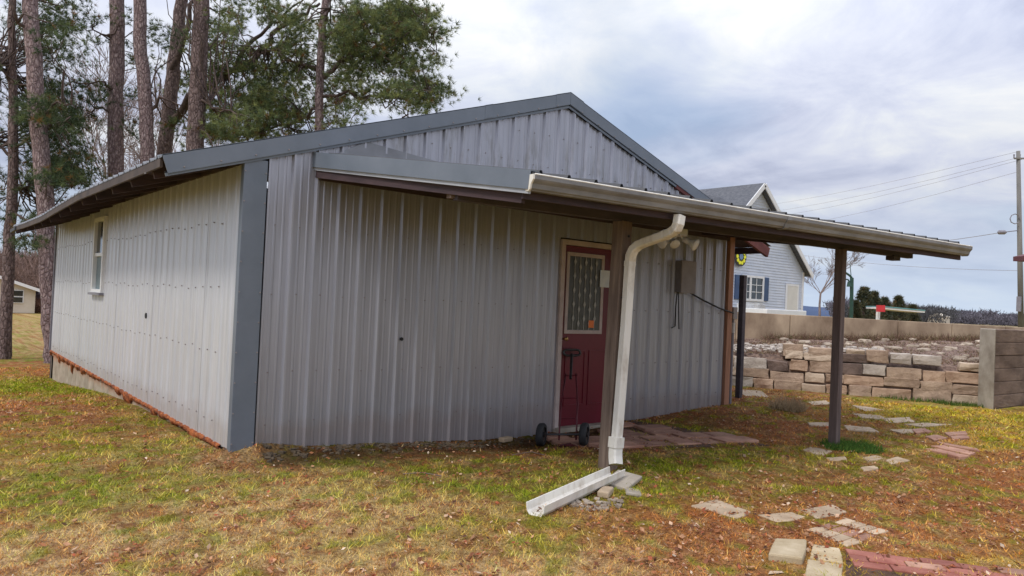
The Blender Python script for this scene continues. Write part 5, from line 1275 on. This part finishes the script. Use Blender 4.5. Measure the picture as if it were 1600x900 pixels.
dk = at(66, 466, 72); s = MB(); s.box((dk.x-.7, dk.y-.5, dk.z-1.2), (dk.x+.7, dk.y+.5, dk.z+.35)); s.prism([(-.6, .0), (.6, .0), (.0, .35)], Vector((dk.x-.8, dk.y, dk.z+.35)), Vector((dk.x+.8, dk.y, dk.z+.35))); o = s.build('dark_shed', M_maroon, None); tag(o, 'tiny dark shed just right of the cream house', 'shed')
# ------------------------------------------------------------------ utility pole, wires, lamps, far canopy
M_pole = mat_simple('grey_utility_pole', (.12, .115, .11), (.24, .23, .215), 2, (1, 1, .2), rough=.9)
pt = at(1591, 236, 45); pb2 = at(1597, 505, 45); up_ = empty('utility_pole', (pb2.x, pb2.y, h(pb2.x, pb2.y)), 'weathered utility pole with short crossarm at the right edge', 'utility pole')
s = MB(); s.tube([Vector((pb2.x, pb2.y, .2)), pt], [.17, .11], 12); s.build('pole', M_pole, up_, smooth=True)
ca_ = at(1591, 248, 45); s = MB(); s.beam(ca_-Vector(rt)*.30-Vector(fw)*.1, ca_+Vector(rt)*.55-Vector(fw)*.1, .09, .09); s.build('crossarm', M_pole, up_)
for dx in (-.26, .1, .5):
    s = MB(); q = ca_+Vector(rt)*dx; s.tube([q+Vector((0, 0, .04)), q+Vector((0, 0, .14)), q+Vector((0, 0, .26))], [.05, .035, .05], 8); s.build('insulator', M_boxside, up_)
q = at(1586, 342, 44.8); s = MB(); s.tube([q+Vector(rt)*.3*math.cos(a/8*6.28)+Vector((0, 0, .3*math.sin(a/8*6.28))) for a in range(8)], .03, 5, cap=False); s.build('cable_coil', M_boxside, up_)
q = at(1592, 475, 44.8); s = MB(); s.box((q.x-.12, q.y-.12, q.z-.45), (q.x+.06, q.y+.1, q.z+.45)); s.build('meter_box', M_boxside, up_)
la = at(1592, 360, 45); lb = at(1566, 363, 44.8); s = MB(); s.tube([la, lb], .03, 6); arm_ = s.build('lamp_arm', M_boxside, up_)
s = MB(); s.tube([lb-Vector(rt)*.28, lb-Vector(rt)*.2, lb+Vector(rt)*.15, lb+Vector(rt)*.25], [.04, .13, .13, .05], 8); s.build('street_lamp_head', M_boxside, arm_)
adopt(up_)
def wire(p, q, sagv, label, r_=.012, group='power lines'):
    n = 10; pts = [p.lerp(q, i/n)+Vector((0, 0, -sagv*4*(i/n)*(1-i/n))) for i in range(n+1)]; s = MB(); s.tube(pts, r_, 5); o = s.build('power_line', M_box, None); tag(o, label, 'wire', group)
wire(at(1590, 237, 45), at(1050, 330, 130), 1.2, 'topmost power line slanting left from the utility pole', .009)
wire(at(1588, 247, 45), at(1050, 338, 130), 1.4, 'second power line from the top, left of the utility pole', .009)
wire(at(1597, 249, 45), at(1050, 345, 130), 1.6, 'third power line from the top, left of the utility pole', .009)
wire(at(1592, 268, 45), at(1050, 360, 130), 1.8, 'lowest of the four upper power lines at the utility pole', .009)
wire(at(1592, 423, 45), at(1180, 385, 75), .5, 'low thin line crossing behind the porch post to the utility pole', .011)
wire(at(1566, 363, 44.8), at(1330, 385, 80), .3, 'single line leading left from the street lamp arm', .018)
# green lamp post behind the porch post
gb = at(1331, 497, 40); t = empty('green_lamp_post', (gb.x, gb.y, h(gb.x, gb.y)), 'dark green lamp post with curved arm just right of the porch post', 'lamp post')
M_grn = mat_simple('dark_green_metal', (.01, .04, .03), (.02, .07, .05), 5, rough=.5, bump=0)
s = MB(); s.tube([Vector((gb.x, gb.y, .2)), at(1331, 434, 40)], .10, 8); s.build('pole', M_grn, t)
s = MB(); s.tube([at(1331, 434, 40), at(1327, 430, 40), at(1321, 426, 40), at(1312, 426, 40)], .06, 8); s.tube([at(1330, 444, 40), at(1325, 437, 40), at(1319, 436, 40)], .04, 6); s.build('arm', M_grn, t)
s = MB(); s.tube([at(1327, 440, 40), at(1327, 448, 40)], [.09, .14], 8); s.build('lantern', M_grn, t)
s = MB(); s.tube([at(1330, 432, 40), at(1328, 412, 40)], .02, 5); s.build('rod', M_grn, t); adopt(t)
# roadside canopy and red sign
M_teal = mat_simple('teal_fascia', (.09, .24, .26), (.14, .32, .33), 3, rough=.5, bump=0); M_red = mat_simple('bright_red_sign', (.50, .02, .03), (.62, .04, .05), 3, rough=.5, bump=0)
D2 = 64; a = at(1366, 481, D2); b = at(1430, 487, D2); t = empty('roadside_canopy', (a.x, a.y, .5), 'distant flat canopy with teal edge and red panel near the evergreens', 'canopy')
s = MB(); s.beam(a, b, 3, .14); s.build('canopy_roof', M_wtrim, t); s = MB(); s.beam(a+Vector((0, 0, .12)), b+Vector((0, 0, .12)), 3.1, .09); s.build('teal_fascia', M_teal, t)
c1_ = at(1376, 482, D2-2.2); s = MB(); s.beam(c1_-Vector(rt)*.30, c1_+Vector(rt)*.30, .3, .55); s.build('red_panel', M_red, t)
for px_ in (1372,): q = at(px_, 490, D2-1.6); s = MB(); s.box((q.x-.12, q.y-.12, .2), (q.x+.12, q.y+.12, q.z+.45)); s.build('column', M_wtrim, t)
adopt(t)
q = at(1467, 496, 200); s = MB(); s.box((q.x-2, q.y-2, 0), (q.x+2, q.y+2, q.z+.2)); s.prism([(-2.2, 0), (2.2, 0), (0, .9)], Vector((q.x-2.2, q.y, q.z+.2)), Vector((q.x+2.2, q.y, q.z+.2))); o = s.build('far_pale_building', M_crm, None); tag(o, 'tiny pale building in the distance among the tree line', 'building')
# maroon roof corner at the right edge
tip = at(1583, 401, 11.5); t = empty('open_shelter', (tip.x+3.0, tip.y-.8, .1), 'maroon roof corner of an open shelter poking in at the right edge', 'shelter')
M_mroof = mat_simple('maroon_roof', (.10, .035, .04), (.17, .06, .065), 5, rough=.6)
dx_ = Vector((.88, -.47, 0)); dy_ = Vector((-.47, -.88, 0)); s = MB()
c0 = tip; c1 = tip+dx_*3.0; c2 = c1+dy_*3.0; c3 = c0+dy_*3.0; ap_ = (c0+c2)/2+Vector((0, 0, .6))
s.v += [tuple(c0), tuple(c1), tuple(c2), tuple(c3), tuple(ap_)]+[tuple(c+Vector((0, 0, -.07))) for c in (c0, c1, c2, c3)]; s.f += [(0, 1, 4), (1, 2, 4), (2, 3, 4), (3, 0, 4), (8, 7, 6, 5), (0, 5, 6, 1), (1, 6, 7, 2), (2, 7, 8, 3), (3, 8, 5, 0)]; s.build('roof', M_mroof, t)
for c_ in (c1, c2, c3): p = c_.lerp(ap_, .12); s = MB(); s.box((p.x-.06, p.y-.06, .0), (p.x+.06, p.y+.06, c_.z-.06)); s.build('post', M_beam, t)
p = c0.lerp(ap_, .18); s = MB(); s.box((p.x-.05, p.y-.05, .0), (p.x+.05, p.y+.05, c0.z-.06)); s.build('post', M_beam, t)
adopt(t)
# small shrub behind the patio and weeds by the porch post
def weed(px_, py_, n, r_, hh, cols, label, name='weed_clump'):
    c_ = gp(px_, py_); m_ = n; a_ = rng.random(m_)*6.28; rr = r_*np.sqrt(rng.random(m_)); x = c_.x+rr*np.cos(a_); y = c_.y+rr*np.sin(a_); z = H(x, y)
    B = np.stack([x, y, z], -1); d = rng.normal(size=(m_, 3))*.5+np.array([0, 0, 1]); d /= np.linalg.norm(d, axis=1)[:, None]; L = hh*(.4+.8*rng.random((m_, 1))); sd_ = np.cross(d, rng.normal(size=(m_, 3))); sd_ /= np.linalg.norm(sd_, axis=1)[:, None]
    V = np.stack([B-sd_*.006, B+sd_*.006, B+d*L], 1); c2_ = cols[0]+(cols[1]-cols[0])*rng.random((m_, 1))
    o = npmesh(name, V.reshape(-1, 3), 3, c2_, M_grassattr); tag(o, label, 'plant'); return o
weed(1330, 700, 1400, .32, .07, (np.array([.04, .10, .02]), np.array([.12, .22, .04])), 'bright green weeds at the foot of the right porch post')
weed(1232, 640, 500, .24, .20, (np.array([.26, .19, .11]), np.array([.50, .38, .24])), 'dry brown grass tuft in front of the block wall')
weed(1420, 622, 900, .6, .09, (np.array([.05, .10, .02]), np.array([.12, .20, .04])), 'green weeds along the foot of the block wall')
weed(1500, 632, 700, .4, .08, (np.array([.05, .10, .02]), np.array([.13, .19, .04])), 'green weeds where the block wall meets the concrete wall end')
grass_field(); leaf_litter()
